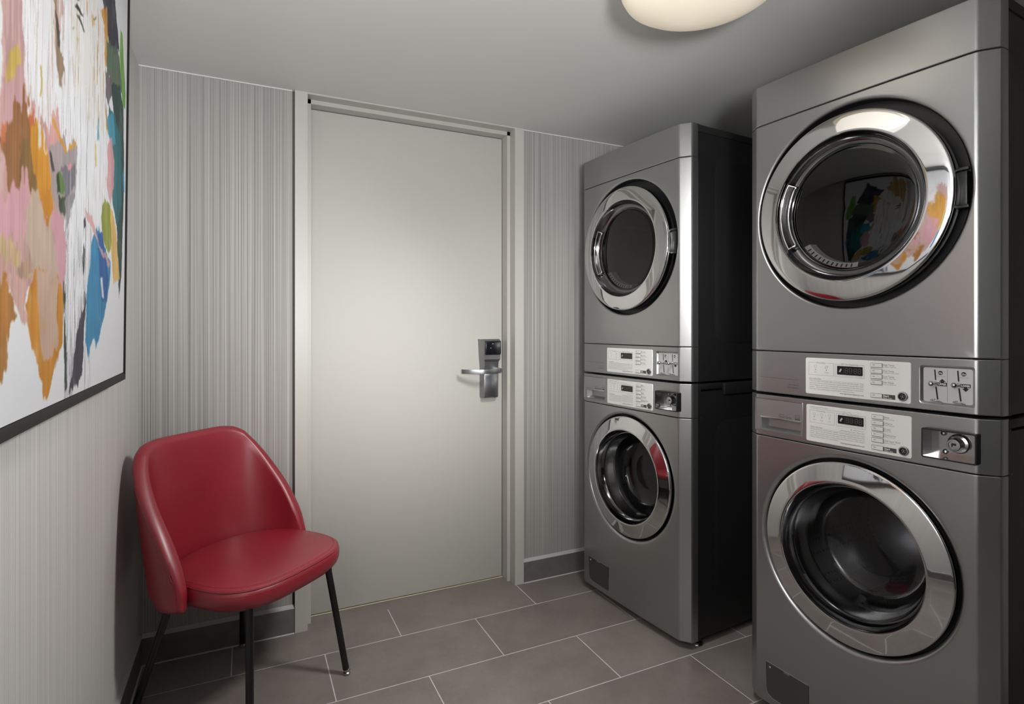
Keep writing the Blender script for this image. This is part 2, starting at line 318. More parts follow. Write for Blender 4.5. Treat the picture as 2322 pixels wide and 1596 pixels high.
STROKES=[
([(-1422,1599),(-1407,1600),(-1327,1695),(-1300,1591),(-1235,1586),(-1162,1572),(-1131,1484),(-1096,1326),(-1094,1267),(-1308,1280),(-1413,1286)],(190,150,145),14,0.25,1),
([(-1410,1702),(-1334,1745),(-1323,1589),(-1390,1563)],(188,150,150),25,0.3,0.45),
([(-1403,1564),(-1399,1594),(-1375,1620),(-1349,1641),(-1339,1616),(-1359,1580)],(192,165,80),8,0.25,0.95),
([(-1406,1563),(-1329,1606),(-1319,1584),(-1336,1531),(-1404,1508)],(190,150,152),8,0.2,1),
([(-1388,1526),(-1319,1587),(-1267,1539),(-1242,1474),(-1313,1402),(-1350,1402),(-1411,1475)],(140,92,50),16,0.3,0.95),
([(-1344,1495),(-1267,1539),(-1240,1423),(-1292,1392),(-1331,1399)],(122,92,45),12,0.3,0.9),
([(-1413,1499),(-1394,1511),(-1397,1480),(-1412,1472)],(195,110,75),6,0.2,1),
([(-1314,1565),(-1274,1572),(-1260,1548),(-1297,1529)],(185,100,60),10,0.3,0.8),
([(-1297,1523),(-1252,1551),(-1209,1512),(-1188,1471),(-1181,1426),(-1186,1410),(-1229,1410),(-1285,1463)],(205,140,35),10,0.25,0.95),
([(-1277,1543),(-1248,1560),(-1244,1531),(-1272,1520)],(190,145,45),6,0.2,1),
([(-1261,1440),(-1188,1464),(-1181,1415),(-1224,1409)],(198,130,30),6,0.2,1),
([(-1222,1406),(-1196,1412),(-1200,1394),(-1214,1394)],(198,130,30),3,0.2,1),
([(-1417,1413),(-1314,1443),(-1273,1424),(-1311,1348),(-1415,1347)],(205,156,166),16,0.12,1),
([(-1418,1461),(-1399,1466),(-1401,1423),(-1417,1413)],(205,170,170),16,0.12,0.9),
([(-1415,1359),(-1310,1327),(-1269,1325),(-1290,1309),(-1381,1306),(-1414,1328)],(192,168,122),8,0.3,0.7),
([(-1309,1416),(-1263,1447),(-1209,1391),(-1166,1367),(-1102,1309),(-1114,1209),(-1145,1154),(-1231,1181),(-1268,1296),(-1311,1361)],(192,170,152),8,0.14,1),
([(-1347,1317),(-1290,1330),(-1279,1296),(-1328,1285)],(172,140,120),8,0.3,0.8),
([(-1413,1289),(-1381,1288),(-1344,1238),(-1370,1222),(-1410,1198)],(165,108,42),12,0.35,1),
([(-1389,1291),(-1309,1297),(-1311,1252),(-1291,1229),(-1326,1229),(-1354,1251)],(205,162,152),6,0.2,1),
([(-1313,1259),(-1259,1319),(-1110,1300),(-1111,1193),(-1198,1102),(-1217,1104),(-1297,1225)],(198,128,30),7,0.2,1),
([(-1261,1317),(-1135,1306),(-1155,1265),(-1133,1185),(-1166,1161),(-1226,1157),(-1244,1211)],(194,166,152),9,0.12,1),
([(-1184,1426),(-1142,1426),(-1093,1376),(-1096,1309),(-1105,1259),(-1157,1336)],(206,155,166),6,0.12,1),
([(-1235,1582),(-1163,1611),(-1129,1558),(-1146,1513),(-1205,1521),(-1225,1552)],(212,158,155),8,0.12,1),
([(-1227,1685),(-1172,1717),(-1158,1613),(-1212,1579)],(196,165,158),25,0.3,0.6),
([(-1205,1524),(-1134,1556),(-1107,1589),(-1021,1581),(-1030,1490),(-1101,1425),(-1182,1434)],(160,148,150),8,0.25,1),
([(-1199,1574),(-1182,1581),(-1100,1554),(-1040,1584),(-1028,1605),(-1040,1571),(-1105,1540)],(206,152,62),4,0.2,1),
([(-1137,1503),(-1105,1519),(-1038,1532),(-1043,1487),(-1102,1450)],(112,112,122),8,0.35,0.8),
([(-1096,1524),(-1070,1534),(-1063,1526),(-1087,1514)],(216,150,160),2,0.1,1),
([(-1202,1521),(-1190,1521),(-1169,1491),(-1186,1491)],(50,52,50),3,0.2,1),
([(-1161,1492),(-1137,1502),(-1112,1485),(-1116,1463),(-1149,1460)],(92,130,62),4,0.35,1),
([(-1161,1492),(-1148,1496),(-1136,1463),(-1152,1457)],(45,62,40),4,0.3,1),
([(-1152,1454),(-1102,1466),(-1109,1423),(-1145,1432)],(52,66,42),5,0.4,1),
([(-1110,1448),(-1036,1489),(-1056,1433),(-1099,1396)],(150,146,150),6,0.4,0.9),
([(-1194,1807),(-1176,1817),(-1155,1733),(-1138,1716),(-1108,1672),(-1118,1635),(-1157,1653),(-1179,1753)],(152,128,102),8,0.35,0.9),
([(-1180,1768),(-1158,1747),(-1138,1720),(-1159,1707),(-1171,1734)],(70,64,60),7,0.45,0.9),
([(-868,1994),(-722,2074),(-668,1978),(-637,1928),(-675,1900),(-762,1891),(-812,1951)],(44,42,54),8,0.3,1),
([(-847,1926),(-781,1971),(-764,1836),(-810,1815)],(206,148,66),6,0.2,1),
([(-910,1864),(-820,1927),(-797,1828),(-842,1835)],(214,170,142),6,0.2,1),
([(-782,1898),(-637,1923),(-591,1841),(-659,1819),(-773,1822)],(84,104,84),6,0.25,1),
([(-624,1996),(-599,1986),(-548,1850),(-552,1803),(-589,1809),(-631,1925)],(112,165,72),4,0.35,1),
([(-796,1813),(-698,1829),(-711,1791),(-760,1750),(-794,1771)],(96,86,92),4,0.25,1),
([(-728,1807),(-621,1845),(-577,1804),(-556,1665),(-556,1555),(-574,1347),(-601,1292),(-624,1390),(-647,1503),(-642,1619),(-681,1723)],(38,62,58),6,0.3,1),
([(-755,1754),(-672,1748),(-607,1711),(-579,1539),(-635,1479),(-691,1518),(-717,1601)],(44,108,114),6,0.3,1),
([(-772,1718),(-704,1743),(-663,1683),(-704,1658),(-756,1683)],(72,150,175),4,0.25,1),
([(-759,1650),(-716,1681),(-682,1632),(-683,1564),(-722,1510),(-774,1561)],(216,160,166),4,0.1,1),
([(-572,1624),(-555,1641),(-545,1582),(-563,1572)],(60,150,200),2,0.1,1),
([(-756,1506),(-696,1508),(-650,1456),(-598,1345),(-670,1315),(-712,1425)],(226,184,104),5,0.2,1),
([(-818,1525),(-722,1512),(-701,1416),(-731,1392),(-794,1415),(-824,1472)],(146,152,60),5,0.35,1),
([(-919,1397),(-849,1448),(-784,1405),(-709,1370),(-716,1314),(-776,1237),(-852,1164),(-874,1194),(-923,1155),(-947,1188),(-941,1301)],(48,128,174),5,0.25,1),
([(-852,1427),(-804,1436),(-733,1335),(-754,1269),(-810,1278)],(44,92,156),4,0.25,1),
([(-817,1329),(-799,1331),(-778,1279),(-801,1283)],(225,228,232),2,0.1,1),
([(-974,1470),(-890,1446),(-829,1402),(-714,1368),(-729,1355),(-820,1391),(-877,1419),(-952,1450)],(216,165,166),4,0.12,1),
([(-1113,1304),(-1093,1309),(-1079,1106),(-1096,1107)],(38,58,52),5,0.35,0.95),
([(-1007,1271),(-945,1296),(-964,1170),(-973,1125),(-1006,1095),(-1069,1096),(-1050,1157),(-1017,1208)],(50,48,62),9,0.45,1),
([(-1152,1742),(-1117,1816),(-1076,1888),(-860,2008),(-857,1949),(-810,1911),(-783,1744),(-756,1592),(-790,1508),(-848,1436),(-923,1475),(-984,1440),(-1035,1452),(-1021,1588),(-1059,1578),(-1112,1564),(-1135,1645),(-1126,1705)],(236,237,241),14,0.08,0.8),
([(-1332,1746),(-1194,1822),(-1175,1708),(-1168,1609),(-1205,1536),(-1246,1567),(-1289,1581),(-1323,1589)],(232,232,236),22,0.08,0.8),
([(-1425,1694),(-1413,1701),(-1407,1600),(-1417,1516),(-1420,1515)],(225,226,230),12,0.06,1),
([(-1323,1589),(-1289,1588),(-1205,1536),(-1214,1518),(-1267,1546)],(228,222,222),25,0.1,0.5),
([(-1060,1449),(-1020,1492),(-986,1422),(-913,1428),(-900,1399),(-944,1280),(-965,1261),(-1017,1204),(-1057,1101),(-1082,1114),(-1102,1257),(-1097,1342)],(234,235,239),12,0.08,0.76),
([(-1065,1854),(-1046,1864),(-1020,1867),(-1039,1859)],(36,36,36),1,0.2,1),
([(-1058,1839),(-1039,1851),(-992,1851),(-1012,1843)],(36,38,36),1,0.3,1),
([(-1045,1829),(-1025,1835),(-980,1825),(-990,1821)],(60,66,52),1,0.3,1),
([(-911,1883),(-884,1900),(-888,1892),(-907,1881)],(120,120,70),1,0.3,1),
([(-1068,1791),(-1056,1800),(-1062,1792),(-1074,1786)],(110,120,60),1,0.3,1),
([(-983,1354),(-971,1392),(-955,1366),(-968,1318)],(60,60,66),4,0.6,0.5),
([(-886,1614),(-874,1622),(-868,1574),(-880,1567)],(214,190,110),4,0.2,0.8),
([(-1255,1647),(-1247,1651),(-1243,1612),(-1252,1605)],(190,170,70),8,0.2,0.8),
([(-868,1664),(-852,1689),(-841,1642),(-862,1631)],(120,170,185),6,0.3,0.6),
([(-973,1438),(-959,1445),(-954,1427),(-969,1422)],(50,48,58),2,0.3,1)]
# ------------------------------------------------------------------ picture on the left wall
BR1 = ((-1105, -905, 1110, 1470), 95, ((50, 50, 56), (70, 68, 70), (120, 110, 100), (60, 60, 66)), 0.75)
BR2 = ((-1140, -770, 1460, 2080), 140, ((150, 140, 128), (90, 88, 90), (170, 160, 150), (60, 60, 64), (190, 170, 120)), 0.6)
BR3 = ((-1325, -1170, 1540, 1860), 60, ((190, 160, 150), (175, 165, 130), (160, 150, 145)), 0.6)
def paint_canvas():
    ya, yb, za, zb = -1.875, -0.5325, 1.082, 2.12
    ny, nz = 560, 470
    ys = np.linspace(ya, yb, ny)*1000; zs = np.linspace(za, zb, nz)*1000
    YY, ZZ = np.meshgrid(ys, zs)
    rng = np.random.RandomState(5)
    def n1(n, step):                                              # smooth 1-D noise
        m = int(n/step)+3; r = rng.rand(m)*2-1
        return np.interp(np.arange(n)/step, np.arange(m), r)
    def n2(sy, sz):
        a = rng.rand(int(nz/sz)+3, int(ny/sy)+3)*2-1
        iz = np.arange(nz)/sz; iy = np.arange(ny)/sy
        z0 = iz.astype(int); y0 = iy.astype(int); fz = (iz-z0)[:, None]; fy = (iy-y0)[None, :]
        fz = fz*fz*(3-2*fz); fy = fy*fy*(3-2*fy)
        return (a[z0][:, y0]*(1-fz)*(1-fy) + a[z0+1][:, y0]*fz*(1-fy) + a[z0][:, y0+1]*(1-fz)*fy + a[z0+1][:, y0+1]*fz*fy)
    img = np.ones((nz, ny, 3))*np.array([232, 233, 237.0])
    def stroke(poly, col, rag, streak, cover):
        dz = n1(ny, 3.0)*rag*0.8 + n1(ny, 13)*rag*0.9
        Y = YY + n2(7, 12)*rag*0.6 + n2(2, 4)*rag*0.22; Z = ZZ + dz[None, :] + n2(9, 9)*rag*0.9
        inside = np.zeros(YY.shape, bool); n = len(poly)
        for i in range(n):
            x1, z1 = poly[i]; x2, z2 = poly[(i+1) % n]
            if z1 == z2: continue
            c = ((z1 > Z) != (z2 > Z)) & (Y < (x2-x1)*(Z-z1)/(z2-z1)+x1); inside ^= c
        bris = 0.6*n2(1.5, 45) + 0.4*n2(4, 110); blot = n2(16, 22)*0.6 + n2(5, 7)*0.4
        if cover < 1: inside &= (bris + 0.35*n2(2, 18)) < (cover*1.7-0.75)
        c = np.array(col, float)[None, None, :]*(1 + streak*0.55*bris[:, :, None]) + 6*n2(10, 20)[:, :, None]
        a = (0.93 - 0.30*np.clip(blot-0.25, 0, 1))[:, :, None]
        soft = inside.astype(float)
        soft = (soft + np.roll(soft, 1, 0) + np.roll(soft, -1, 0) + np.roll(soft, 1, 1) + np.roll(soft, -1, 1))/5.0
        a = a*soft[:, :, None]; img[:] = a*c + (1-a)*img
    # the part of the painting nearer than the photograph's left edge
    for (p, c, r, s, k_) in [
        ([(-1820, 1700), (-1700, 1950), (-1560, 1980), (-1450, 1800), (-1340, 1720), (-1340, 1300), (-1500, 1220), (-1640, 1330), (-1780, 1400)], (196, 160, 152), 20, .25, 1),
        ([(-1700, 1800), (-1560, 1900), (-1480, 1700), (-1560, 1480), (-1690, 1520)], (205, 150, 62), 18, .3, .95),
        ([(-1620, 1600), (-1500, 1650), (-1440, 1420), (-1560, 1300)], (206, 156, 166), 14, .2, 1),
        ([(-1780, 1640), (-1720, 1700), (-1700, 1450), (-1770, 1420)], (150, 160, 70), 12, .35, 1),
        ([(-1580, 2060), (-1480, 2080), (-1430, 1800), (-1560, 1780)], (236, 237, 240), 22, .1, .9),
        ([(-1760, 1420), (-1690, 1420), (-1660, 1210), (-1720, 1180)], (48, 128, 174), 8, .3, 1),
        ([(-1480, 1330), (-1400, 1350), (-1380, 1160), (-1430, 1150)], (165, 108, 42), 10, .3, 1),
        ([(-1300, 2080), (-1180, 2100), (-1120, 1700), (-1240, 1680)], (200, 170, 160), 22, .3, .7),
        ([(-1150, 2090), (-980, 2110), (-820, 1900), (-760, 1700), (-900, 1650), (-1060, 1700)], (190, 150, 80), 25, .3, .8),
        ([(-900, 2100), (-760, 2110), (-660, 1960), (-720, 1850), (-860, 1900)], (232, 233, 238), 20, .1, .95)]: stroke(p, c, r, s, k_)
    for (p, c, r, s, k_) in STROKES: stroke(p, c, r, s, k_)
    # dry bristle lines dragged through the white passages
    for (p, n_, cols_, al) in (BR1, BR2, BR3):
        for _ in range(n_):
            u0, v0 = rng.rand(2); y = p[0]+(p[1]-p[0])*u0; z = p[2]+(p[3]-p[2])*v0
            j = (y/1000-ya)/(yb-ya)*(ny-1); i = (z/1000-za)/(zb-za)*(nz-1); L_ = rng.randint(12, 75); sl = (rng.rand()-0.35)*0.16; c = np.array(cols_[rng.randint(len(cols_))], float)
            for q in range(L_):
                ii, jj = int(i-q), int(j+sl*q)
                if 0 <= ii < nz and 0 <= jj < ny-1 and img[ii, jj].min() > 190: f_ = al*math.sin(PI*(q+1)/(L_+1))*(0.6+0.4*rng.rand()); img[ii, jj] = img[ii, jj]*(1-f_)+c*f_
    img = np.clip(img, 0, 255)/255.0*0.85
    img = np.where(img <= 0.04045, img/12.92, ((img+0.055)/1.055)**2.4)
    verts = np.stack([np.full(YY.size, 0.0), (YY/1000).ravel(), (ZZ/1000).ravel()], 1)
    idx = np.arange(nz*ny).reshape(nz, ny)
    f = np.stack([idx[:-1, :-1].ravel(), idx[:-1, 1:].ravel(), idx[1:, 1:].ravel(), idx[1:, :-1].ravel()], 1)
    me = bpy.data.meshes.new('canvas')
    me.vertices.add(len(verts)); me.vertices.foreach_set('co', verts.astype(np.float32).ravel())
    me.loops.add(f.size); me.loops.foreach_set('vertex_index', f.astype(np.int32).ravel())
    me.polygons.add(len(f)); me.polygons.foreach_set('loop_start', (np.arange(len(f))*4).astype(np.int32))
    me.update(calc_edges=True); me.validate()
    at = me.color_attributes.new('paint', 'FLOAT_COLOR', 'POINT')
    cols = np.ones((nz*ny, 4), np.float32); cols[:, :3] = img.reshape(-1, 3)
    at.data.foreach_set('color', cols.ravel())
    me.materials.append(M['canvas'])
    return me
YB = -0.5225; PB = 1.062                                                         # foot of the frame; it tips forward a little
pic = tag(empty('framed_painting', (0.004, -1.18, PB+0.006)), 'large abstract painting in bright brush strokes, thin black frame, hanging on the left wall', 'painting')
pic.rotation_euler = (math.radians(1.0), math.radians(0.75), 0)
def off(o): o.location = (o.location.x, o.location.y + 1.18, o.location.z - PB); return o
fr = MB(); ya, yb, za, zb, t, D = -1.885, YB, PB, 2.138, 0.011, 0.040
prof = [(0.0, 0.0), (D, 0.0), (D, 0.006), (D-0.003, t*0.9), (0.030, t), (0.0, t)]           # (x, inward)
rows = []
for (y, z, sy, sz) in ((ya, za, 1, 1), (yb, za, -1, 1), (yb, zb, -1, -1), (ya, zb, 1, -1)):
    rows.append([(x, y + sy*i, z + sz*i*1.9) for x, i in prof])
fr.grid(rows, closed_u=True, closed_v=True); off(fr.build('picture_frame', M['frame_black'], pic, smooth=25))
cm = paint_canvas(); co = bpy.data.objects.new('canvas', cm); C.objects.link(co); co.parent = pic; co.location = (0.036, 0, 0); off(co)
bk = MB().box(0.006, 0.0345, ya+0.012, yb-0.012, za+0.016, zb-0.016); off(bk.build('backing_board', M['white'], pic, smooth=0))

# ------------------------------------------------------------------ ceiling lamp
lamp = tag(empty('ceiling_light', (1.403, -1.32, H)), 'round opal glass ceiling light glowing warm cream', 'ceiling light')
p = [(0.0, -0.128), (0.05, -0.127), (0.10, -0.122), (0.14, -0.113), (0.17, -0.102), (0.192, -0.088), (0.200, -0.074), (0.198, -0.060), (0.186, -0.046), (0.165, -0.034), (0.14, -0.026)]
MB().lathe_z(0, 0, p, 72).build('diffuser', M['opal'], lamp, smooth=60)
MB().lathe_z(0, 0, [(0.15, -0.036), (0.155, -0.03), (0.155, -0.0005)], 48).build('mounting_base', M['white'], lamp)

# ------------------------------------------------------------------ red chair
th = math.radians(46); CF = Vector((math.sin(th), -math.cos(th), 0)); CL = Vector((math.cos(th), math.sin(th), 0)); CO = Vector((0.368, -0.333, 0))
chair = tag(empty('side_chair', CO, math.atan2(CL.y, CL.x)), 'crimson leather chair with a curved back and thin black legs, in the corner', 'chair')
# chair space: x to its left-hand wing side (+ = towards the door), y backwards
def sup(a, bf, bb, nf, nb, N=96, s=1.0, d=0.0):
    o = []
    for i in range(N):
        t = 2*PI*i/N; c, sn = math.cos(t), math.sin(t)
        n, b = (nf, bf) if sn < 0 else (nb, bb)
        x = math.copysign(abs(c)**(2/n), c)*(a-d); y = math.copysign(abs(sn)**(2/n), sn)*(b-d)
        o.append((x*s, y*s))
    return o
SR = math.radians(-5)
def seat_ring(N=96, d=0.0):
    c, q = math.cos(SR), math.sin(SR)
    return [(x*c-y*q+0.009, x*q+y*c-0.002) for x, y in sup(0.253, 0.238, 0.222, 3.1, 2.2, N=N, d=d)]
st = MB(); lev = [(0.386, 0.09), (0.383, 0.045), (0.385, 0.028), (0.392, 0.016), (0.403, 0.007), (0.418, 0.002), (0.432, 0.001), (0.444, 0.003), (0.4495, 0.0065), (0.4515, 0.008), (0.455, 0.0075), (0.459, 0.012), (0.463, 0.028), (0.466, 0.06), (0.468, 0.12), (0.468, 0.20)]
rows = [[(x, y, z) for x, y in seat_ring(d=dd)] for z, dd in lev]
vs = st.grid(rows, closed_u=True); st.bm.faces.new(vs[0]); st.bm.faces.new(vs[-1])
seat = st.build('seat', M['leather'], chair, smooth=50)
pp = MB(); pp.tube([(x, y, 0.4522) for x, y in seat_ring(d=0.0062)], 0.0024, 8, closed=True); pp.build('piping', M['leather'], seat)
sti = MB()
for d_, z in ((0.018, 0.4612), (0.0015, 0.440)):
    ring = seat_ring(N=420, d=d_)
    for i in range(0, 420, 2):
        a, b = ring[i], ring[(i+1) % 420]
        if a[1] < 0.05: sti.tube([(a[0], a[1], z), (b[0], b[1], z)], 0.0006, 5)
sti.build('stitching', M['stitch'], seat)
# shell: plan curve swept from wing to wing, top edge falling to the seat at the wing tips
TOP = [(-0.012, 0.40), (0.0, 0.445), (0.016, 0.495), (0.05, 0.562), (0.074, 0.61), (0.095, 0.645), (0.125, 0.69), (0.156, 0.737), (0.188, 0.782), (0.206, 0.806), (0.222, 0.828), (0.245, 0.848), (0.262, 0.856), (0.3, 0.858)]
def top_of(y): return float(np.interp(y, [a for a, b in TOP], [b for a, b in TOP]))
def plan(t, z):
    """mid-thickness of the shell; t from 0 (one wing tip) to PI (other)"""
    q = max(0.0, (z-0.44)/0.42); n = 2.4 + 1.3*q; c, s_ = math.cos(t), math.sin(t)
    a, b = 0.262 + 0.008*q, 0.262 + 0.014*q
    tuck = 0.0 if z > 0.43 else 0.055*((0.43-z)/0.075)**2*min(1.0, max(0.0, 1.5*s_-0.05))
    return Vector((math.copysign(abs(c)**(2/n), c)*(a-tuck), abs(s_)**(2/n)*(b-tuck), 0))
sh = MB(); rows = []; NT = 90; ts = []
for i in range(NT+1):
    u = i/NT; ts.append(-0.03 + (PI+0.06)*u)
K = 14
for i, t in enumerate(ts):
    tc_ = min(max(t, 0.0008), PI-0.0008)
    tipd = min(i, NT-i)
    zb = 0.358 + 0.036*max(0, 1-tipd/14)**1.5
    y0 = plan(tc_, 0.6).y - (0.004 if tipd == 0 else (0.002 if tipd == 1 else 0)); zt = top_of(y0)
    half = 0.021*(0.25 if tipd == 0 else 0.62 if tipd == 1 else 0.85 if tipd == 2 else 1.0)
    prof = []
    for kk in range(K+1): z = zb+half + (zt-zb-2*half)*kk/K; prof.append((-half, z))              # inner, going up
    for kk in range(1, 8): a = PI*kk/8; prof.append((-half*math.cos(a), zt-half+half*math.sin(a)*1.0))
    for kk in range(K+1): z = zt-half - (zt-zb-2*half)*kk/K; prof.append((half, z))
    for kk in range(1, 8): a = PI*kk/8; prof.append((half*math.cos(a), zb+half-half*math.sin(a)))
    loop = []
    for n_, z in prof:
        P = plan(tc_, z); P2 = plan(min(tc_+0.02, PI-0.0004), z); P1 = plan(max(tc_-0.02, 0.0004), z)
        tg = (P2-P1).normalized(); nr = Vector((tg.y, -tg.x, 0))
        q = P + nr*n_ + Vector((0, -0.004 if tipd == 0 else (-0.002 if tipd == 1 else 0), 0))
        loop.append((q.x, q.y, z))
    rows.append(loop)
vs = sh.grid(rows, closed_u=True); sh.bm.faces.new(vs[0]); sh.bm.faces.new(vs[-1])
shell = sh.build('backrest', M['leather'], chair, smooth=70)
# double seam along the outer edge of the wings
prof_ = [Vector((y, z)) for y, z in TOP if 0.0 <= y < 0.215]; prof_ = [Vector((-0.008, 0.405))] + prof_
fine = []
for a, b in zip(prof_, prof_[1:]):
    for q in range(8): fine.append(a.lerp(b, q/8))
for sgn in (1, -1):
    sm = MB(); stt = MB()
    for off_ in (0.010, 0.016, 0.022):
        ln = []
        for i_, p_ in enumerate(fine):
            tg = (fine[min(i_+3, len(fine)-1)] - fine[max(i_-3, 0)]).normalized(); nrm = Vector((tg.y, -tg.x))
            q = p_ + nrm*off_
            q.x = max(q.x, 0.0015)
            if ln and (q - ln[-1]).length < 0.002: continue
            ln.append(q)
        line = []
        for q in ln:
            q6 = (0.6-0.44)/0.42; n6 = 2.4+1.3*q6; b6 = 0.262+0.014*q6
            t = math.asin(min(1, (min(q.x, b6*0.9999)/b6)**(n6/2)))
            def out(t): 
                P = plan(t, q.y); P2 = plan(t+0.01, q.y); tg = (P2-P).normalized(); return P + Vector((tg.y, -tg.x, 0))*(0.0208 if q.x > 0.03 else 0.0175)
            P = out(max(t, 0.003)); line.append(Vector((sgn*P.x, P.y, q.y)))
        if off_ == 0.016: sm.tube(line, 0.0011, 6); continue
        acc = 0.0
        for a, b in zip(line, line[1:]):
            L_ = (b-a).length; nseg = max(1, round(L_/0.006))
            for s_ in range(nseg): stt.tube([a.lerp(b, s_/nseg), a.lerp(b, (s_+0.6)/nseg)], 0.0006, 5)
    sm.build('seam', M['leather'], shell); stt.build('stitching', M['stitch'], shell)
ci = Matrix.Rotation(-math.atan2(CL.y, CL.x), 4, 'Z') @ Matrix.Translation(-CO)
for (fx, fy), (tx, ty, tz) in (((0.673, -0.372), (0.607, -0.403, 0.385)), ((0.36, -0.69), (0.360, -0.575, 0.385)), ((0.339, -0.024), (0.342, -0.150, 0.38)), ((0.026, -0.338), (0.140, -0.400, 0.375))):
    A = ci @ Vector((fx, fy, 0.0)); B = ci @ Vector((tx, ty, tz)); dr = (B-A).normalized()
    lg = MB(); lg.tube([A+dr*0.022, A.lerp(B, 0.5), B, B+Vector((dr.x*0.3, dr.y*0.3, dr.z)).normalized()*0.03], 0.0112, 16)
    leg = lg.build('leg', M['leg'], chair, smooth=50)
    gl = MB(); gl.lathe_z(A.x, A.y, [(0.0105, 0.0006), (0.0125, 0.003), (0.0125, 0.008), (0.009, 0.011), (0.009, 0.013), (0.0125, 0.016), (0.012, 0.022), (0.008, 0.025)], 24)
    gl.build('glide', M['chrome_satin'], leg)
MB().lathe_z(0, 0, [(0.10, 0.350), (0.10, 0.364)], 32).build('seat_mount', M['leg'], chair)
# ------------------------------------------------------------------ laundry machines
W = 0.667; CH = 0.040; CD = 0.030; BOW = 0.006
def yf(s): return -BOW*(1-((s-W/2)/(W/2))**2) + BOW*0.35
def front_profile():
    p = [(0.0005, 0.060), (0.0005, CD+0.006), (0.0015, CD+0.0015), (0.004, CD-0.003)]
    p += [(CH-0.004, yf(CH)+0.0032), (CH, yf(CH)+0.0006), (CH+0.005, yf(CH+0.005))]
    p += [(CH+0.005+(W-2*CH-0.01)*i/24, yf(CH+0.005+(W-2*CH-0.01)*i/24)) for i in range(1, 24)]
    p += [(W-CH-0.005, yf(W-CH-0.005)), (W-CH, yf(W-CH)+0.0006), (W-CH+0.004, yf(W-CH)+0.0032), (W-0.004, CD-0.003), (W-0.0015, CD+0.0015), (W-0.0005, CD+0.006), (W-0.0005, 0.060)]
    return p
def lip(mb, prof, z0, z1):
    e = 0.0025
    for z, sg in ((z0, -1), (z1, 1)):
        mb.grid([[(s, y, z) for s, y in prof], [(s, y+e*0.4, z+sg*e*0.7) for s, y in prof], [(s, y+e*1.3, z+sg*e) for s, y in prof], [(s, y+0.05, z+sg*e) for s, y in prof]])
def panel(z0, z1, ZB, cuts=()):
    """front strip with chamfered vertical edges; rounded lips top and bottom"""
    e = 0.0025; z0 += e; z1 -= e
    mb = MB(); p = front_profile()
    zs = [z0 + (z1-z0)*i/4 for i in range(5)]
    if not cuts: mb.grid([[(s, y, z-ZB) for s, y in p] for z in zs])
    else:
        # rectangular cut-outs: build the flat by cells
        ss = sorted(set([round(s, 5) for s, y in p] + [c for q in cuts for c in q[:2]])); zz = sorted(set([z0, z1] + [c for q in cuts for c in q[2:]]))
        def Y(s):
            if s <= CH+0.005 or s >= W-CH-0.005:
                return float(np.interp(s, [a for a, b in p[1:-1]], [b for a, b in p[1:-1]]))
            return yf(s)
        ss = [s for s in ss if 0.0005 <= s <= W-0.0005]
        V = {}
        def vv(s, z):
            if (s, z) not in V: V[(s, z)] = mb.bm.verts.new((s, Y(s), z-ZB))
            return V[(s, z)]
        for a, b in zip(ss, ss[1:]):
            for c, d_ in zip(zz, zz[1:]):
                if any(q[0]-1e-6 <= a and b <= q[1]+1e-6 and q[2]-1e-6 <= c and d_ <= q[3]+1e-6 for q in cuts): continue
                mb.bm.faces.new((vv(a, c), vv(b, c), vv(b, d_), vv(a, d_)))
        for s_ in (0.0005, W-0.0005):
            mb.grid([[(s_, CD+0.006, z-ZB), (s_, 0.060, z-ZB)] for z in (z0, z1)])
    lip(mb, p, z0-ZB, z1-ZB); return mb
def holed_panel(z0, z1, ZB, cz, R, fil, dep):
    e = 0.0025; z0 += e; z1 -= e
    mb = MB(); cx = W/2; a0, a1 = CH+0.005, W-CH-0.005
    ang = [2*PI*i/160 for i in range(160)]
    for x, z in ((a0, z0), (a1, z0), (a1, z1), (a0, z1)): ang.append(math.atan2(z-cz, x-cx) % (2*PI))
    ang = sorted(set(ang))
    def edge(a):
        c, s = math.cos(a), math.sin(a)
        tx = ((a1-cx)/c if c > 1e-9 else (a0-cx)/c if c < -1e-9 else 1e9); tz = ((z1-cz)/s if s > 1e-9 else (z0-cz)/s if s < -1e-9 else 1e9)
        return min(tx, tz)
    rows = []
    def ringp(fn): rows.append([fn(a) for a in ang])
    ringp(lambda a: (cx+R*math.cos(a), dep, cz+R*math.sin(a)-ZB))
    for kk in range(8):
        q = PI/2*kk/7; r = R + fil*(1-math.cos(q)); dy = fil*(1-math.sin(q))
        ringp(lambda a, r=r, dy=dy: (cx+r*math.cos(a), yf(cx+r*math.cos(a))+dy, cz+r*math.sin(a)-ZB))
    for kk in range(1, 9):
        f = kk/8
        def fn(a, f=f):
            r = (R+fil)*(1-f) + edge(a)*f; x = min(max(cx+r*math.cos(a), a0), a1)
            return (x, yf(x), cz+r*math.sin(a)-ZB)
        ringp(fn)
    mb.grid(rows, closed_u=True)
    p = front_profile(); i0 = 7
    left = p[:i0]; right = p[-7:]
    for pr in (left, right): mb.grid([[(s, y, z-ZB) for s, y in pr] for z in (z0, z1)])
    bmesh.ops.remove_doubles(mb.bm, verts=mb.bm.verts[:], dist=0.00005)
    lip(mb, p, z0-ZB, z1-ZB); return mb
def rrect(s0, s1, z0, z1, r, n=6):
    o = []
    for cx, cz, a in ((s1-r, z1-r, 0), (s0+r, z1-r, PI/2), (s0+r, z0+r, PI), (s1-r, z0+r, 1.5*PI)):
        for i in range(n+1): o.append((cx+r*math.cos(a+PI/2*i/n), cz+r*math.sin(a+PI/2*i/n)))
    return o
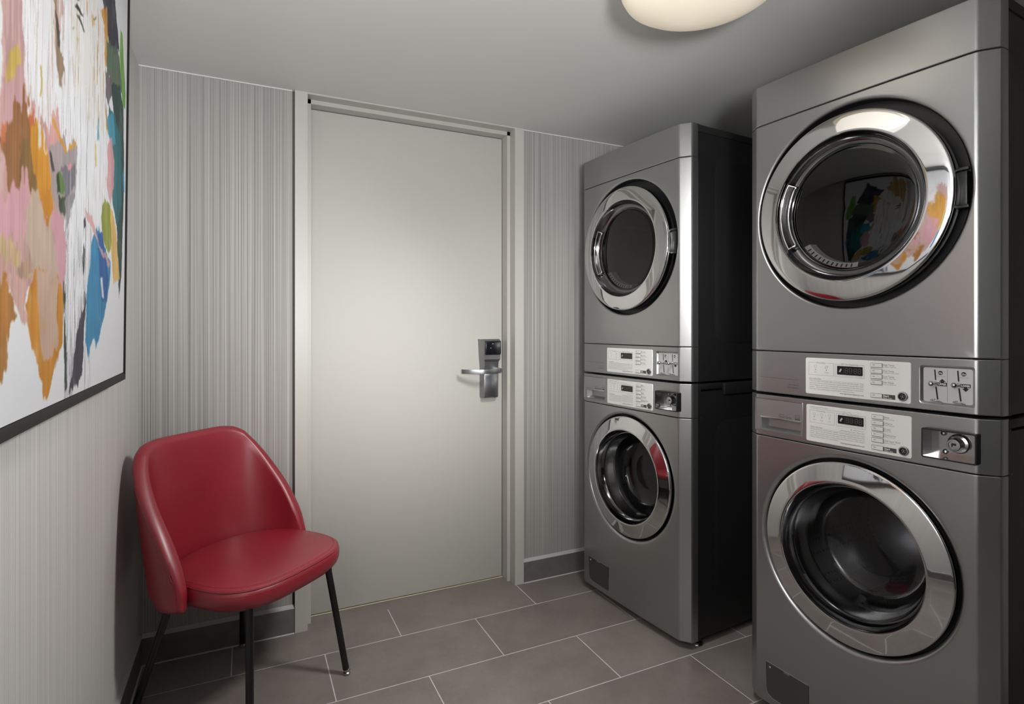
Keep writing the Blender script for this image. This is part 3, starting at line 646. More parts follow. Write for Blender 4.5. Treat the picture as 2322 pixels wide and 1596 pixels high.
def plate(mb, s0, s1, z0, z1, ZB, y0, y1, r=0.004, bev=0.0008):
    """rounded plate following the bow, back at y0, face at y1 (offsets from the front)"""
    P = rrect(s0, s1, z0, z1, r); Q = rrect(s0+bev, s1-bev, z0+bev, z1-bev, max(r-bev, 0.0003))
    n = len(P)
    rows = [[(s, yf(s)+y0, z-ZB) for s, z in P], [(s, yf(s)+y1+bev, z-ZB) for s, z in P], [(s, yf(s)+y1, z-ZB) for s, z in Q]]
    vs = mb.grid(rows, closed_u=True)
    # bowed face: strips between the left and right halves
    top = vs[-1]; mb.bm.faces.new(top); return mb
def line(mb, s0, z0, s1, z1, w, ZB, y):
    d = Vector((s1-s0, z1-z0)).normalized()*w/2; nx, nz = -d.y, d.x
    mb.face([(s, yf(s)+y, z-ZB) for s, z in ((s0+nx, z0+nz), (s1+nx, z1+nz), (s1-nx, z1-nz), (s0-nx, z0-nz))])
def frame_line(mb, s0, s1, z0, z1, w, ZB, y, gap=None):
    line(mb, s0, z0, s1, z0, w, ZB, y); line(mb, s0, z0, s0, z1, w, ZB, y); line(mb, s1, z0, s1, z1, w, ZB, y)
    if gap: line(mb, s0, z1, gap[0], z1, w, ZB, y); line(mb, gap[1], z1, s1, z1, w, ZB, y)
    else: line(mb, s0, z1, s1, z1, w, ZB, y)
def disc(mb, s, z, r, ZB, y, n=24): mb.face([(s+r*math.cos(2*PI*i/n), yf(s)+y, z-ZB+r*math.sin(2*PI*i/n)) for i in range(n)])
_tc = {}
def text(mb, s, z, body, size, ZB, y, width=None, align='LEFT', bold=0.0):
    key = (body, bold)
    if key not in _tc:
        cu = bpy.data.curves.new('lettering', 'FONT'); cu.body = body; cu.size = 1.0; cu.offset = bold; cu.resolution_u = 2
        o = bpy.data.objects.new('lettering', cu); C.objects.link(o)
        dg = bpy.context.evaluated_depsgraph_get(); me = bpy.data.meshes.new_from_object(o.evaluated_get(dg))
        _tc[key] = ([tuple(v.co[:2]) for v in me.vertices], [tuple(p.vertices) for p in me.polygons])
        bpy.data.objects.remove(o); bpy.data.curves.remove(cu); bpy.data.meshes.remove(me)
    V, F = _tc[key]
    if not V: return
    x0 = min(v[0] for v in V); x1 = max(v[0] for v in V)
    sx = size if width is None else width/(x1-x0); wdt = (x1-x0)*sx
    o0 = s - (0 if align == 'LEFT' else wdt/2 if align == 'CENTER' else wdt)
    bv = []
    for a, b in V:
        q = o0+(a-x0)*sx; bv.append(mb.bm.verts.new((q, yf(q)+y, z-ZB+b*size)))
    for f in F:
        try: mb.bm.faces.new([bv[i] for i in f])
        except ValueError: pass
def shirt(mb, s, z, h, ZB, y, w=0.0004):
    p = [(-.30, .5), (-.5, .35), (-.42, .1), (-.3, .18), (-.28, -.5), (.28, -.5), (.3, .18), (.42, .1), (.5, .35), (.30, .5), (.12, .42), (-.12, .42)]
    for (a, b), (c, d_) in zip(p, p[1:]+p[:1]): line(mb, s+a*h, z+b*h, s+c*h, z+d_*h, w, ZB, y)
def segments(mb, s0, s1, z0, z1, ZB, y):
    w = (s1-s0); dw = w*0.18; hgt = z1-z0; t = 0.0009
    for k_, o in enumerate((0.0, 0.25, 0.57, 0.82)):
        a, b = s0+o*w+0.0004, s0+o*w+dw-0.0004; m = (z0+z1)/2
        for q in ((a, z1, b, z1), (a, m, b, m), (a, z0, b, z0), (a, m+0.0008, a, z1-0.0008), (b, m+0.0008, b, z1-0.0008), (a, z0+0.0008, a, m-0.0008), (b, z0+0.0008, b, m-0.0008)):
            line(mb, *q, t, ZB, y)
    disc(mb, s0+0.5*w, z0+hgt*0.68, 0.0007, ZB, y, 8); disc(mb, s0+0.5*w, z0+hgt*0.32, 0.0007, ZB, y, 8)
def coin_glyph(mb, s, z, ZB, y):
    for q in ((0, -.0045, 0, .003), (0, .003, .0022, .0042), (0, -.0045, -.0028, -.0042), (-.0028, -.001, .0036, .0006), (.0022, .0042, .0034, .0026), (-.0028, -.0042, -.0034, -.0026)):
        line(mb, s+q[0], z+q[1], s+q[2], z+q[3], 0.0011, ZB, y)

def control_plate(parent, ZB, P, texts, rules, washer):
    """pale instruction plate with keys, display window, key lock and all its print"""
    s0, s1, z0, z1 = P
    mb = MB(); plate(mb, s0, s1, z0, z1, ZB, 0.004, -0.0022, 0.005)
    pl = mb.build('instruction_plate', M['plate'], parent, smooth=30); pl['label'] = 'pale printed instruction plate'
    yp = -0.0025
    ds = -0.0035 if not washer else -0.0045; dz = 0.003 if not washer else 0.003
    S = lambda s: s+ds
    Z = lambda z: z+dz
    pr = MB(); gy = MB(); web = MB()
    if not washer:
        frame_line(gy, S(.2247), S(.2985), Z(1.0822), Z(1.1184), .0005, ZB, yp, (S(.247), S(.276)))
        frame_line(gy, S(.3029), S(.3815), Z(1.0818), Z(1.1170), .0005, ZB, yp, (S(.318), S(.3665)))
        text(gy, S(.2616), Z(1.1162), 'Processing', .0065, ZB, yp, .0245, 'CENTER')
        text(gy, S(.3423), Z(1.1150), 'EST Time Remaining', .0065, ZB, yp, .045, 'CENTER')
        shirt(gy, S(.2448), Z(1.1068), .0085, ZB, yp); shirt(gy, S(.2776), Z(1.1060), .0085, ZB, yp); line(gy, S(.272), Z(1.103), S(.283), Z(1.109), .0005, ZB, yp)
        for s, z in ((.2448, 1.0973), (.2776, 1.0973)): disc(pr, S(s), Z(z), .0012, ZB, yp, 12)
        disc(pr, S(.2616), Z(1.1056), .0006, ZB, yp, 8)
        text(gy, S(.2448), Z(1.0895), 'Dry', .0042, ZB, yp, None, 'CENTER'); text(gy, S(.2776), Z(1.0895), 'Cooling', .0042, ZB, yp, .0125, 'CENTER')
        text(pr, S(.3755), Z(1.0835), 'min', .003, ZB, yp, None, 'RIGHT')
        text(gy, S(.2266), Z(1.0695), 'Dryer Safety Rules', .0052, ZB, yp, .035)
        line(gy, S(.2259), Z(1.0676), S(.3811), Z(1.0676), .0004, ZB, yp)
        for i, t_ in enumerate(rules): text(gy, S(.2266), Z(1.0628 - .00575*i), t_, .0046, ZB, yp, .1535 if i < 4 else .128)
        text(web, S(.3807), Z(1.0330), 'www.lgcommerciallaundry.com', .0062, ZB, yp, .0645, 'RIGHT')
        disp = (S(.3082), S(.3773), Z(1.0880), Z(1.1122)); keys = [1.1249, 1.1092, 1.0945, 1.0790]; start = 1.0441; kw = .0287; kx = .3987
        lockp = (S(.4774), Z(1.0432)); tx = .4303
    else:
        text(gy, S(.2297), Z(.9865), 'Suds/Excess Suds Removal', .0045, ZB, yp, .052)
        text(gy, S(.2297), Z(.9826), 'The Wash cycle results in extended cycle time and may leave soap residue on clothes', .003, ZB, yp, .118)
        frame_line(gy, S(.2284), S(.3012), Z(.9423), Z(.9779), .0005, ZB, yp, (S(.2485), S(.278)))
        frame_line(gy, S(.3069), S(.3858), Z(.9428), Z(.9780), .0005, ZB, yp, (S(.322), S(.3705)))
        text(gy, S(.2630), Z(.9755), 'Processing', .0065, ZB, yp, .0245, 'CENTER')
        text(gy, S(.3463), Z(.9757), 'EST Time Remaining', .0065, ZB, yp, .045, 'CENTER')
        for s, lab in ((.2422, 'Wash'), (.2646, 'Rinse'), (.2874, 'Spin')):
            shirt(gy, S(s), Z(.9668), .008, ZB, yp); disc(pr, S(s), Z(.959), .0012, ZB, yp, 12); text(gy, S(s), Z(.9495), lab, .0042, ZB, yp, None, 'CENTER')
        for s in (.2534, .276): disc(pr, S(s), Z(.9665), .0006, ZB, yp, 8)
        text(pr, S(.380), Z(.9448), 'min', .003, ZB, yp, None, 'RIGHT')
        disc(pr, S(.3486), Z(.9368), .0012, ZB, yp, 12); text(gy, S(.3825), Z(.9353), 'w/HD Door Lock', .0042, ZB, yp, .029, 'RIGHT')
        text(gy, S(.3837), Z(.9292), 'UE=Redistribute load - Press start', .0048, ZB, yp, .066, 'RIGHT')
        text(gy, S(.2297), Z(.9280), 'Washer Safety Rules', .0052, ZB, yp, .037)
        line(gy, S(.2290), Z(.9262), S(.3845), Z(.9262), .0004, ZB, yp)
        for i, t_ in enumerate(rules): text(gy, S(.2297), Z(.9215 - .00545*i), t_, .0044, ZB, yp, .154 if i < 4 else .0825)
        text(web, S(.3837), Z(.8942), 'www.lgcommerciallaundry.com', .0062, ZB, yp, .0645, 'RIGHT')
        disp = (S(.3114), S(.3808), Z(.9498), Z(.9735)); keys = [.9868, .9712, .9557, .9406, .9252]; start = .9050; kw = .0290; kx = .4024
        lockp = (S(.4808), Z(.9036)); tx = .4344
    for (a, b, sz), kz in zip(texts, keys):
        text(gy, S(tx), Z(kz-.0058), a, .0072, ZB, yp, None if len(a) < 9 else .0268 if len(a) < 11 else .037)
        text(gy, S(tx), Z(kz-.0098), b, .0038, ZB, yp, sz)
    bx = MB(); bx.face([(s, yf(s)+yp, z-ZB) for s, z in ((S(kx+kw), Z(start-.0115)), (S(kx+kw+.0315), Z(start-.0115)), (S(kx+kw+.0315), Z(start)), (S(kx+kw), Z(start)))])
    bx.build('start_flag', M['print'], pl, smooth=0)
    wt = MB(); text(wt, S(kx+kw+.0025), Z(start-.0062), 'Start', .0072, ZB, yp-.0003, None, 'LEFT', .02); text(wt, S(kx+kw+.0025), Z(start-.0103), 'Départ  Inicio', .0038, ZB, yp-.0003, .021, 'LEFT', .015)
    wt.build('start_lettering', M['white'], pl, smooth=0)
    web.build('web_address', M['print'], pl, smooth=0, normals=False); pr.build('indicator_dots', M['print'], pl, smooth=0, normals=False); gy.build('grey_lettering', M['print_grey'], pl, smooth=0, normals=False)
    for kz in keys + [start]:
        b = MB(); a0, a1, b0, b1 = S(kx), S(kx+kw), Z(kz-.0106), Z(kz)
        plate(b, a0, a1, b0, b1, ZB, -.0018, -.0048, .0012, .0012); bt = b.build('button', [M['button']], pl, smooth=30)
        rim = MB(); pts = [(s, yf(s)-.0024, z-ZB) for s, z in rrect(a0-.0004, a1+.0004, b0-.0004, b1+.0004, .0015, 3)]; rim.tube(pts, .0005, 6, closed=True)
        line(rim, a0+.0055, (b0+b1)/2+.0008, a0+.0115, (b0+b1)/2+.0008, .0011, ZB, -.0050)
        # rim and tick belong to the key
        rim.build('button_print', M['print'], pl, smooth=0)
    dm = MB(); plate(dm, *disp, ZB, -.001, -.0032, .0012, .0006); dm.build('display', M['display'], pl, smooth=30)
    sg = MB(); w_ = disp[1]-disp[0]; segments(sg, disp[0]+w_*.33, disp[1]-w_*.05, disp[2]+.0058, disp[3]-.0058, ZB, -.0035); line(sg, disp[0]+w_*.28, disp[2]+.003, disp[0]+w_*.28, disp[3]-.003, .0004, ZB, -.0035)
    sg.build('display_digits', M['segment'], pl, smooth=0)
    gg = MB(); coin_glyph(gg, disp[0]+w_*.14, (disp[2]+disp[3])/2, ZB, -.0035); gg.build('display_icon', M['white'], pl, smooth=0)
    kl = MB(); s, z = lockp; y = yf(s)
    kl.lathe_y(s, z-ZB, [(.0122, y-.002), (.0122, y-.0052), (.0108, y-.0075), (.0088, y-.0078), (.0078, y-.0062), (.0078, y-.004)], 36); kl.build('key_lock', M['chrome_satin'], pl)
    kc = MB(); kc.lathe_y(s, z-ZB, [(.0078, y-.0046), (.007, y-.0060), (.0, y-.0060)], 28); kc.build('lock_core', M['black_plastic'], pl)
    ks = MB()
    for a in range(5): q = 2*PI*a/5+.5; disc(ks, s+.0045*math.cos(q), z+.0045*math.sin(q), .0008, ZB, -.0063, 8)
    text(ks, s, z-.0022, 'S', .0062, ZB, -.0063, None, 'CENTER', .01); ks.build('lock_mark', M['coin_plate'], pl, smooth=0)
    return pl

def side_panel(mb, y0, y1, z0, z1, ZB):
    """embossed rounded rectangle on both flanks"""
    for s, sg in ((W-0.004, 1), (0.004, -1)):
        P = rrect(y0, y1, z0, z1, 0.06, 8); Q = rrect(y0+.012, y1-.012, z0+.012, z1-.012, 0.05, 8)
        vs = mb.grid([[(s, y, z-ZB) for y, z in P], [(s+sg*.003, y, z-ZB) for y, z in Q]], closed_u=True); mb.bm.faces.new(vs[-1])

def open_box(mb, x0, x1, y0, y1, z0, z1):
    t = 0.003
    mb.box(x0, x0+t, y0, y1, z0, z1); mb.box(x1-t, x1, y0, y1, z0, z1); mb.box(x0+t, x1-t, y1-t, y1, z0, z1); mb.box(x0+t, x1-t, y0, y1-t, z0, z0+t); mb.box(x0+t, x1-t, y0, y1-t, z1-t, z1)
def rim_frame(mb, y0, y1, z0, z1):
    t = 0.02
    mb.box(0.0, t, y0, y1, z0, z1); mb.box(W-t, W, y0, y1, z0, z1); mb.box(t, W-t, y0, y1, z0, z0+t); mb.box(t, W-t, y0, y1, z1-t, z1)
# ---- dryer (upper machine); its own origin is the underside front-left corner
ZD = 1.0155
DT = [('High Temp.', '1° Elevée  Temp. Alta', .031), ('Med Temp.', '1° Moyenne  Temp. Media', .037), ('Low Temp.', '1° Basse  Temp. Baja', .030), ('No Heat', 'Froid  Sin Calefacción', .031)]
DR = ['1) Do not dry articles containing foam, rubber, or any similarly textured rubber-like materials.    2) Do', 'not dry articles which may contain cleaning solvents, gasoline, kerosene, or any other oils or waxes.', '3) Do not attempt to open the door or place hands into the dryer to remove or add clothes during', 'operation.   4) Do not dry articles that are flammable, contain flammable fumes or like products.', '5) Do not allow children to operate and play in or around the machines.   6) Read the instructions']
WT = [('Hot', 'Chaud  Caliente', .023), ('Warm', 'Tiède  Templado', .024), ('Cold', 'Froid  Fría', .016), ('Delicates', 'Délicat  Delicados', .026), ('Add Super Wash', 'Super Lavado', .027)]
WR = ['1) Do not open the door until the cycle has completed.  The door lock light shuts off, and the rotating', 'drum has come to a stop. 2) Do not wash articles that are flammable, contain flammable fumes or like', 'products.   3) Do not tamper with the door safety switch or door lock.   4) Do not attempt to open the', 'door or place hands into the washer to remove or add clothes during operation.   5) Do not allow', 'children to operate and play in or around the machines.']

def make_dryer():
    root = empty('dryer', (0, 0, ZD)); Z = lambda z: z-ZD
    b = MB(); y0, y1 = 0.030, 0.775
    open_box(b, 0.004, W-0.004, 0.058, y1, Z(1.0165), Z(1.970)); rim_frame(b, 0.060, 0.075, Z(1.0165), Z(1.871))
    b.box(0.0, W, 0.058, y1+0.004, Z(1.9705), Z(1.9985), 0.004)
    side_panel(b, 0.16, 0.72, 1.16, 1.90, ZD)
    # inner bulkhead behind the front so that the seams read black
    for (a, c) in ((1.0175, 1.165), (1.852, 1.996)): b.box(0.004, W-0.004, 0.034, 0.06, Z(a), Z(c))
    b.build('cabinet', M['black_cab'], root, smooth=30)['label'] = 'black cabinet'
    panel(1.8725, 2.0, ZD).build('top_panel', M['silver'], root, smooth=25)
    holed_panel(1.1505, 1.8705, ZD, 1.563, 0.284, 0.008, 0.034).build('front_panel', M['silver'], root, smooth=25)
    cu = (0.5115, 0.6225, 1.0345, 1.1285)
    cp = panel(1.0175, 1.1485, ZD, [cu]).build('control_panel', M['silver'], root, smooth=25)
    control_plate(root, ZD, (.2105, .4915, 1.0285, 1.1345), DT, DR, False)
    ll = MB(); line(ll, .0554, 1.066, .1874, 1.065, .0007, ZD, -.0004); text(ll, .1874, 1.0475, 'Ultra Capacity', .0052, ZD, -.0004, .034, 'RIGHT'); text(ll, .1874, 1.039, 'Quiet Operation', .0052, ZD, -.0004, .038, 'RIGHT')
    ll.build('panel_lettering', M['print'], cp, smooth=0)
    # coin slide set in a shallow recess
    rc = MB(); a, c, e, g = cu; fl = .0055; dp = .0075
    ring = lambda o, y: [(s, yf(s)+y, Z(z)) for s, z in rrect(a+o, c-o, e+o, g-o, max(.007-o*.3, .004))]
    rc.grid([[(s, yf(s)-.0004, Z(z)) for s, z in rrect(a-.002, c+.002, e-.002, g+.002, .008)], ring(0, .0002), ring(fl*.35, dp*.5), ring(fl, dp)], closed_u=True)
    rc.build('coin_recess', M['silver'], cp, smooth=50)
    pm = MB(); P = rrect(a+fl-.001, c-fl+.001, e+fl-.001, g-fl+.001, .005); vs = pm.grid([[(s, yf(s)+dp+.004, Z(z)) for s, z in P], [(s, yf(s)+dp-.0012, Z(z)) for s, z in P]], closed_u=True); pm.bm.faces.new(vs[-1])
    cpl = pm.build('coin_plate', M['coin_plate'], root, smooth=30)
    yy = dp-.0015; mid = (a+c)/2
    gr2 = MB(); gr2.box(mid-.0003, mid+.0003, yf(mid)+yy-.0001, yf(mid)+yy+.001, Z(e+fl+.002), Z(g-fl-.002))
    for h in (0, 1):
        o = h*.0475; sb = .5405+o; dk = MB(); wt = MB(); gr = MB(); wp = MB(); bd = MB(); s1_ = MB(); s2_ = MB()
        line(s1_, sb, 1.1195, sb+.0020, 1.0935, .0030, ZD, yy); line(s2_, sb+.0025, 1.0775, sb+.0062, 1.0465, .0034, ZD, yy)
        disc(bd, sb+.012, 1.1118, .0052, ZD, yy); text(wp, sb+.012, 1.1096, '25¢', .0058, ZD, yy-.0002, .0078, 'CENTER', .01)
        text(gr, sb+.0125, 1.1022, 'Insert Coin', .0042, ZD, yy, .0175, 'CENTER')
        q0, q1 = sb+.0060, sb+.0256; m_ = (q0+q1)/2
        if h == 0:
            zz = (1.0795, 1.0885); tri = [(m_-.0072, 1.0905), (m_+.0072, 1.0905), (m_, 1.0975)]; stem = (1.0885, 1.0908)
        else:
            zz = (1.0795, 1.0885); tri = [(m_-.0072, 1.0772), (m_+.0072, 1.0772), (m_, 1.0700)]; stem = (1.0768, 1.0796)
        dk.face([(s, yf(s)+yy, Z(z)) for s, z in ((q0, zz[0]), (q1, zz[0]), (q1, zz[1]), (q0, zz[1]))]); dk.face([(s, yf(s)+yy, Z(z)) for s, z in tri])
        dk.face([(s, yf(s)+yy, Z(z)) for s, z in ((m_-.0036, stem[0]), (m_+.0036, stem[0]), (m_+.0036, stem[1]), (m_-.0036, stem[1]))])
        text(wt, m_, 1.0814, 'LOWER' if h else 'UPPER', .0075, ZD, yy-.0002, .0168, 'CENTER', .015)
        for q_ in (s1_, s2_): q_.build('coin_slot', M['black_plastic'], cpl, smooth=0)
        bd.build('price_badge', M['black_plastic'], cpl, smooth=0); dk.build('direction_arrow', M['black_plastic'], cpl, smooth=0); wp.build('price_lettering', M['white'], cpl, smooth=0); wt.build('direction_lettering', M['white'], cpl, smooth=0); gr.build('insert_lettering', M['print_grey'], cpl, smooth=0)
        kb = MB(); ks = sb+.0022; kz = 1.0855; y_ = yf(ks)
        kb.tube([(ks, y_+yy, Z(kz)), (ks, y_-.006, Z(kz)), (ks-.001, y_-.010, Z(kz))], [.0052, .0042, .0038], 14); kb.sphere((ks-.0015, y_-.0145, Z(kz)), .0064, 1.0, 20); kb.build('coin_knob', M['chrome_satin'], cpl, smooth=60)
        lo = MB(); zq = 1.0445
        lo.tube([(sb-.005, y_+yy-.001, Z(zq)), (sb-.004, y_-.006, Z(zq)), (sb+.001, y_-.008, Z(zq-.0005)), (sb+.007, y_-.0065, Z(zq-.001)), (sb+.012, y_-.008, Z(zq-.001)), (sb+.015, y_+yy-.001, Z(zq-.004))], .0016, 8); lo.sphere((sb-.001, y_+.002, Z(zq+.001)), .0026, .8, 12); lo.build('coin_return_wire', M['chrome_satin'], cpl, smooth=60)
    gr2.build('plate_divider', M['print_grey'], cpl, smooth=0)
    # dark well behind the door, drum, lint outlet
    cx, cz = W/2, Z(1.558)
    wl = MB(); wl.lathe_y(cx, Z(1.563), [(.2835, .004), (.2835, .0345), (.205, .036), (.200, .05), (.200, .075)], 128); wl.build('door_well', M['black_plastic'], root, smooth=30)
    for zz in (1.6075, 1.512):
        pass
    hg = MB(); hg.box(.585, .6085, .002, .034, Z(1.515), Z(1.598), .003); hg.box(.588, .613, -.004, .008, Z(1.598), Z(1.606), .002); hg.box(.588, .613, -.004, .008, Z(1.508), Z(1.516), .002); hg.build('hinge', M['black_plastic'], root)
    dr = MB(); dr.lathe_y(cx, cz, [(.200, .074), (.212, .085), (.275, .09), (.285, .10), (.285, .56), (.26, .60), (.05, .61), (.0, .60)], 96); 
    for q in (0.4, 2.5, 4.6):
        c, s = math.cos(q), math.sin(q); rows = []
        for y in (.11, .13, .52, .55):
            hgt = .0 if y in (.11, .55) else .055
            rows.append([(cx+(.285)*math.cos(q-.12), y, cz+.285*math.sin(q-.12)), (cx+(.285-hgt)*math.cos(q-.04), y, cz+(.285-hgt)*math.sin(q-.04)), (cx+(.285-hgt)*math.cos(q+.04), y, cz+(.285-hgt)*math.sin(q+.04)), (cx+.285*math.cos(q+.12), y, cz+.285*math.sin(q+.12))])
        dr.grid(rows)
    dr.build('drum', M['steel'], root, smooth=35)
    # door: convex chrome ring, dark bevel, tinted glass, pull handle
    dm = MB(); dm.lathe_y(cx, cz, [(.236, .028), (.252, .026), (.2585, .016), (.2610, .004), (.2614, -.010), (.2610, -.0185), (.2600, -.0222), (.2580, -.0240), (.2550, -.0250), (.245, -.0268), (.233, -.0287), (.220, -.0306), (.210, -.0320), (.2055, -.0326), (.2035, -.0322), (.2022, -.0300), (.2010, -.022)], 160)
    dd = dm.build('door', M['chrome'], root, smooth=40); dd['label'] = 'round chrome porthole door'
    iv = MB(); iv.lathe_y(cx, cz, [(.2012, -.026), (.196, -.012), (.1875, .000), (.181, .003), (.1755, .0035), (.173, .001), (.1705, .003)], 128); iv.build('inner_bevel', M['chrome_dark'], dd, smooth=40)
    gp = MB(); rows = [(.1712, .0035)] + [(.171*math.cos(PI/2*i/9), .0035-.007*math.sin(PI/2*i/9)) for i in range(10)]; gp.lathe_y(cx, cz, rows, 96); gp.build('glass', M['glass_dryer'], dd, smooth=60, face=(0, -1, 0))
    bw = MB(); bw.lathe_y(cx, cz, [(.1705, .006), (.165, .03), (.158, .06), (.152, .075)], 96); bw.build('inner_collar', M['steel'], dd, smooth=50)
    hd = MB(); a0 = math.radians(180-30); a1 = math.radians(180+30); N = 16
    arc = [(cx+.1955*math.cos(a0+(a1-a0)*i/N), -.0165, cz+.1955*math.sin(a0+(a1-a0)*i/N)) for i in range(N+1)]
    ch_ = [(cx+.173*math.cos(a1+(a0-a1)*i/N), -.012, cz+.173*math.sin(a1+(a0-a1)*i/N)) for i in range(N+1)]
    hd.tube(arc+ch_, .0032, 10, closed=True); hd.build('handle', M['chrome'], dd, smooth=60)
    hp = MB(); hp.grid([[(x+.002, -.003, z) for x, y, z in arc], [(x-.002, .0015, z) for x, y, z in ch_[::-1]]]); hp.build('handle_pocket', M['black_plastic'], dd)
    vt = MB(); rows = []; rows2 = []
    for i in range(21):
        q = math.radians(214 + 62*i/20); rows.append([(cx+.166*math.cos(q), .012, cz+.166*math.sin(q)), (cx+.152*math.cos(q), .020, cz+.152*math.sin(q)), (cx+.150*math.cos(q), .05, cz+.150*math.sin(q))])
    vt.grid(rows); vt.build('lint_outlet', M['vent'], dd)
    vh = MB()
    for i in range(11):
        q = math.radians(220 + 5*i); c, s = math.cos(q), math.sin(q); t = .0022
        vh.face([(cx+r*c-sg*t*s, y, cz+r*s+sg*t*c) for r, y, sg in ((.1645, .0115, 1), (.155, .0168, 1), (.155, .0168, -1), (.1645, .0115, -1))])
    vh.build('outlet_slots', M['black_plastic'], dd, smooth=0, normals=False)
    return root

def make_washer():
    ZB = 0.0; root = empty('washer', (0, 0, 0)); Z = lambda z: z
    b = MB(); open_box(b, 0.004, W-0.004, 0.058, 0.775, 0.034, 0.978); rim_frame(b, 0.060, 0.075, 0.034, 0.985)
    b.box(0.0, W, 0.062, 0.20, 0.985, 1.0075, 0.003); b.box(-0.001, W+0.001, 0.21, 0.78, 0.960, 1.0060, 0.003)
    side_panel(b, 0.16, 0.72, 0.12, 0.86, 0); 
    for (a, c) in ((0.866, 1.004), (0.035, 0.05)): b.box(0.004, W-0.004, 0.036, 0.06, a, c)
    b.build('cabinet', M['black_cab'], root, smooth=30)['label'] = 'black cabinet'
    cz = 0.590; cx = W/2
    holed_panel(0.030, 0.8775, 0, cz, 0.262, 0.015, 0.036).build('front_panel', M['silver'], root, smooth=25)
    dc = (.0345, .2005, .8935, .9985); bc = (.523, .6335, .904, .9745)
    cp = panel(0.8795, 1.0095, 0, [dc, bc]).build('control_panel', M['silver'], root, smooth=25)
    control_plate(root, 0, (.2125, .4930, .8890, .9965), WT, WR, True)
    # detergent drawer
    a, c, e, g = dc; o = .0028
    dw = MB(); slot = (.0585, .1925, .8985, .9405)
    zz = [e+o, slot[2], slot[3], g-o]; ss = [a+o, slot[0], slot[1], c-o]
    for i in range(3):
        for j in range(3):
            if i == 1 and j == 1: continue
            q = [(ss[i], zz[j]), (ss[i+1], zz[j]), (ss[i+1], zz[j+1]), (ss[i], zz[j+1])]; dw.face([(s, yf(s)+.0010, z) for s, z in q])
    bmesh.ops.remove_doubles(dw.bm, verts=dw.bm.verts[:], dist=1e-5)
    rr = [(a+o, e+o), (c-o, e+o), (c-o, g-o), (a+o, g-o)]
    dw.grid([[(s, yf(s)+.0010, z) for s, z in rr], [(s, yf(s)+.03, z) for s, z in rr]], closed_u=True)
    sl = [(slot[0], slot[2]), (slot[1], slot[2]), (slot[1], slot[3]), (slot[0], slot[3])]
    si = [(slot[0]+.010, slot[2]+.009), (slot[1]-.002, slot[2]+.009), (slot[1]-.002, slot[3]+.002), (slot[0]+.010, slot[3]+.002)]
    vs = dw.grid([[(s, yf(s)+.0010, z) for s, z in sl], [(s, yf(s)+.024, z) for s, z in si]], closed_u=True); dw.bm.faces.new(vs[-1])
    drawer = dw.build('detergent_drawer', M['silver_dark'], root, smooth=25)
    rm = MB(); pl_ = [(s, yf(s)+.0006, z) for s, z in rrect(a+.001, c-.001, e+.001, g-.001, .003, 3)]; rm.tube(pl_, .0012, 6, closed=True); rm.build('drawer_rim', M['silver'], drawer, smooth=40)
    gh = MB(); gh.box(slot[0]-.001, slot[1]+.001, yf(.12)-.0035, yf(.12)+.010, slot[3]-.0045, slot[3]+.0015, .001); gh.build('drawer_grip', M['chrome_satin'], drawer)
    lt = MB(); text(lt, .1200, .9525, 'Inverter', .0042, 0, .0006, .0185); text(lt, .1200, .9432, 'Direct Drive', .0105, 0, .0006, .0435)
    frame_line(lt, .1745, .1905, .9435, .9575, .0006, 0, .0006)
    lt.face([(s, yf(s)+.0006, z) for s, z in ((.1745, .9435), (.1905, .9435), (.1905, .9468), (.1745, .9468))])
    pa = [(.1765+.012*i/10, .951+.0045*math.sin(PI*i/10)) for i in range(11)]
    for p0, p1 in zip(pa, pa[1:]): line(lt, *p0, *p1, .0005, 0, .0006)
    text(lt, .1825, .9495, 'energy', .0038, 0, .0006, .0115, 'CENTER'); lt.build('drawer_lettering', M['print'], drawer, smooth=0)
    # coin box: protruding steel-lined box with a cylinder lock
    a, c, e, g = bc
    cb = MB(); po = -.020; R1 = rrect(a-.001, c+.001, e-.001, g+.001, .004, 3); R2 = rrect(a+.0025, c-.0025, e+.0025, g-.0025, .003, 3)
    cb.grid([[(s, yf(s)+.002, z) for s, z in R1], [(s, yf(s)+po+.001, z) for s, z in R1], [(s, yf(s)+po, z) for s, z in rrect(a, c, e, g, .0035, 3)], [(s, yf(s)+po, z) for s, z in R2]], closed_u=True)
    cbo = cb.build('coin_box', M['black_plastic'], root, smooth=30)
    ci_ = MB(); vs = ci_.grid([[(s, yf(s)+po+.0002, z) for s, z in R2], [(s, yf(s)+.026, z) for s, z in R2]], closed_u=True); ci_.bm.faces.new(vs[-1]); ci_.build('coin_box_liner', M['chrome_dull'], cbo, smooth=30)
    kl = MB(); s_, z_ = .584, .941; y_ = yf(s_)
    kl.lathe_y(s_, z_, [(.024, y_+.0258), (.0235, y_+.021), (.021, y_+.017), (.0155, y_+.015), (.0148, y_-.004), (.0135, y_-.0065), (.0105, y_-.0068), (.0098, y_-.005), (.0, y_-.005)], 40); kl.build('cylinder_lock', M['chrome_satin'], cbo, smooth=30)
    kh = MB(); kh.box(s_-.0045, s_-.002, y_-.0056, y_-.003, z_-.005, z_+.004); kh.box(s_-.002, s_+.005, y_-.0056, y_-.003, z_-.001, z_+.004); kh.build('keyhole', M['black_plastic'], cbo, smooth=0)
    for s2, z2 in ((.556, .917), (.552, .962)):
        bl = MB(); bl.sphere((s2, yf(s2)+.0235, z2), .0062, .8, 16); bl.build('bolt_head', M['chrome_satin'], cbo, smooth=60)
    # door
    wl = MB(); wl.lathe_y(cx, cz, [(.2615, .010), (.2615, .0365), (.215, .0375), (.205, .050), (.205, .080)], 128); wl.build('door_well', M['black_plastic'], root, smooth=30)
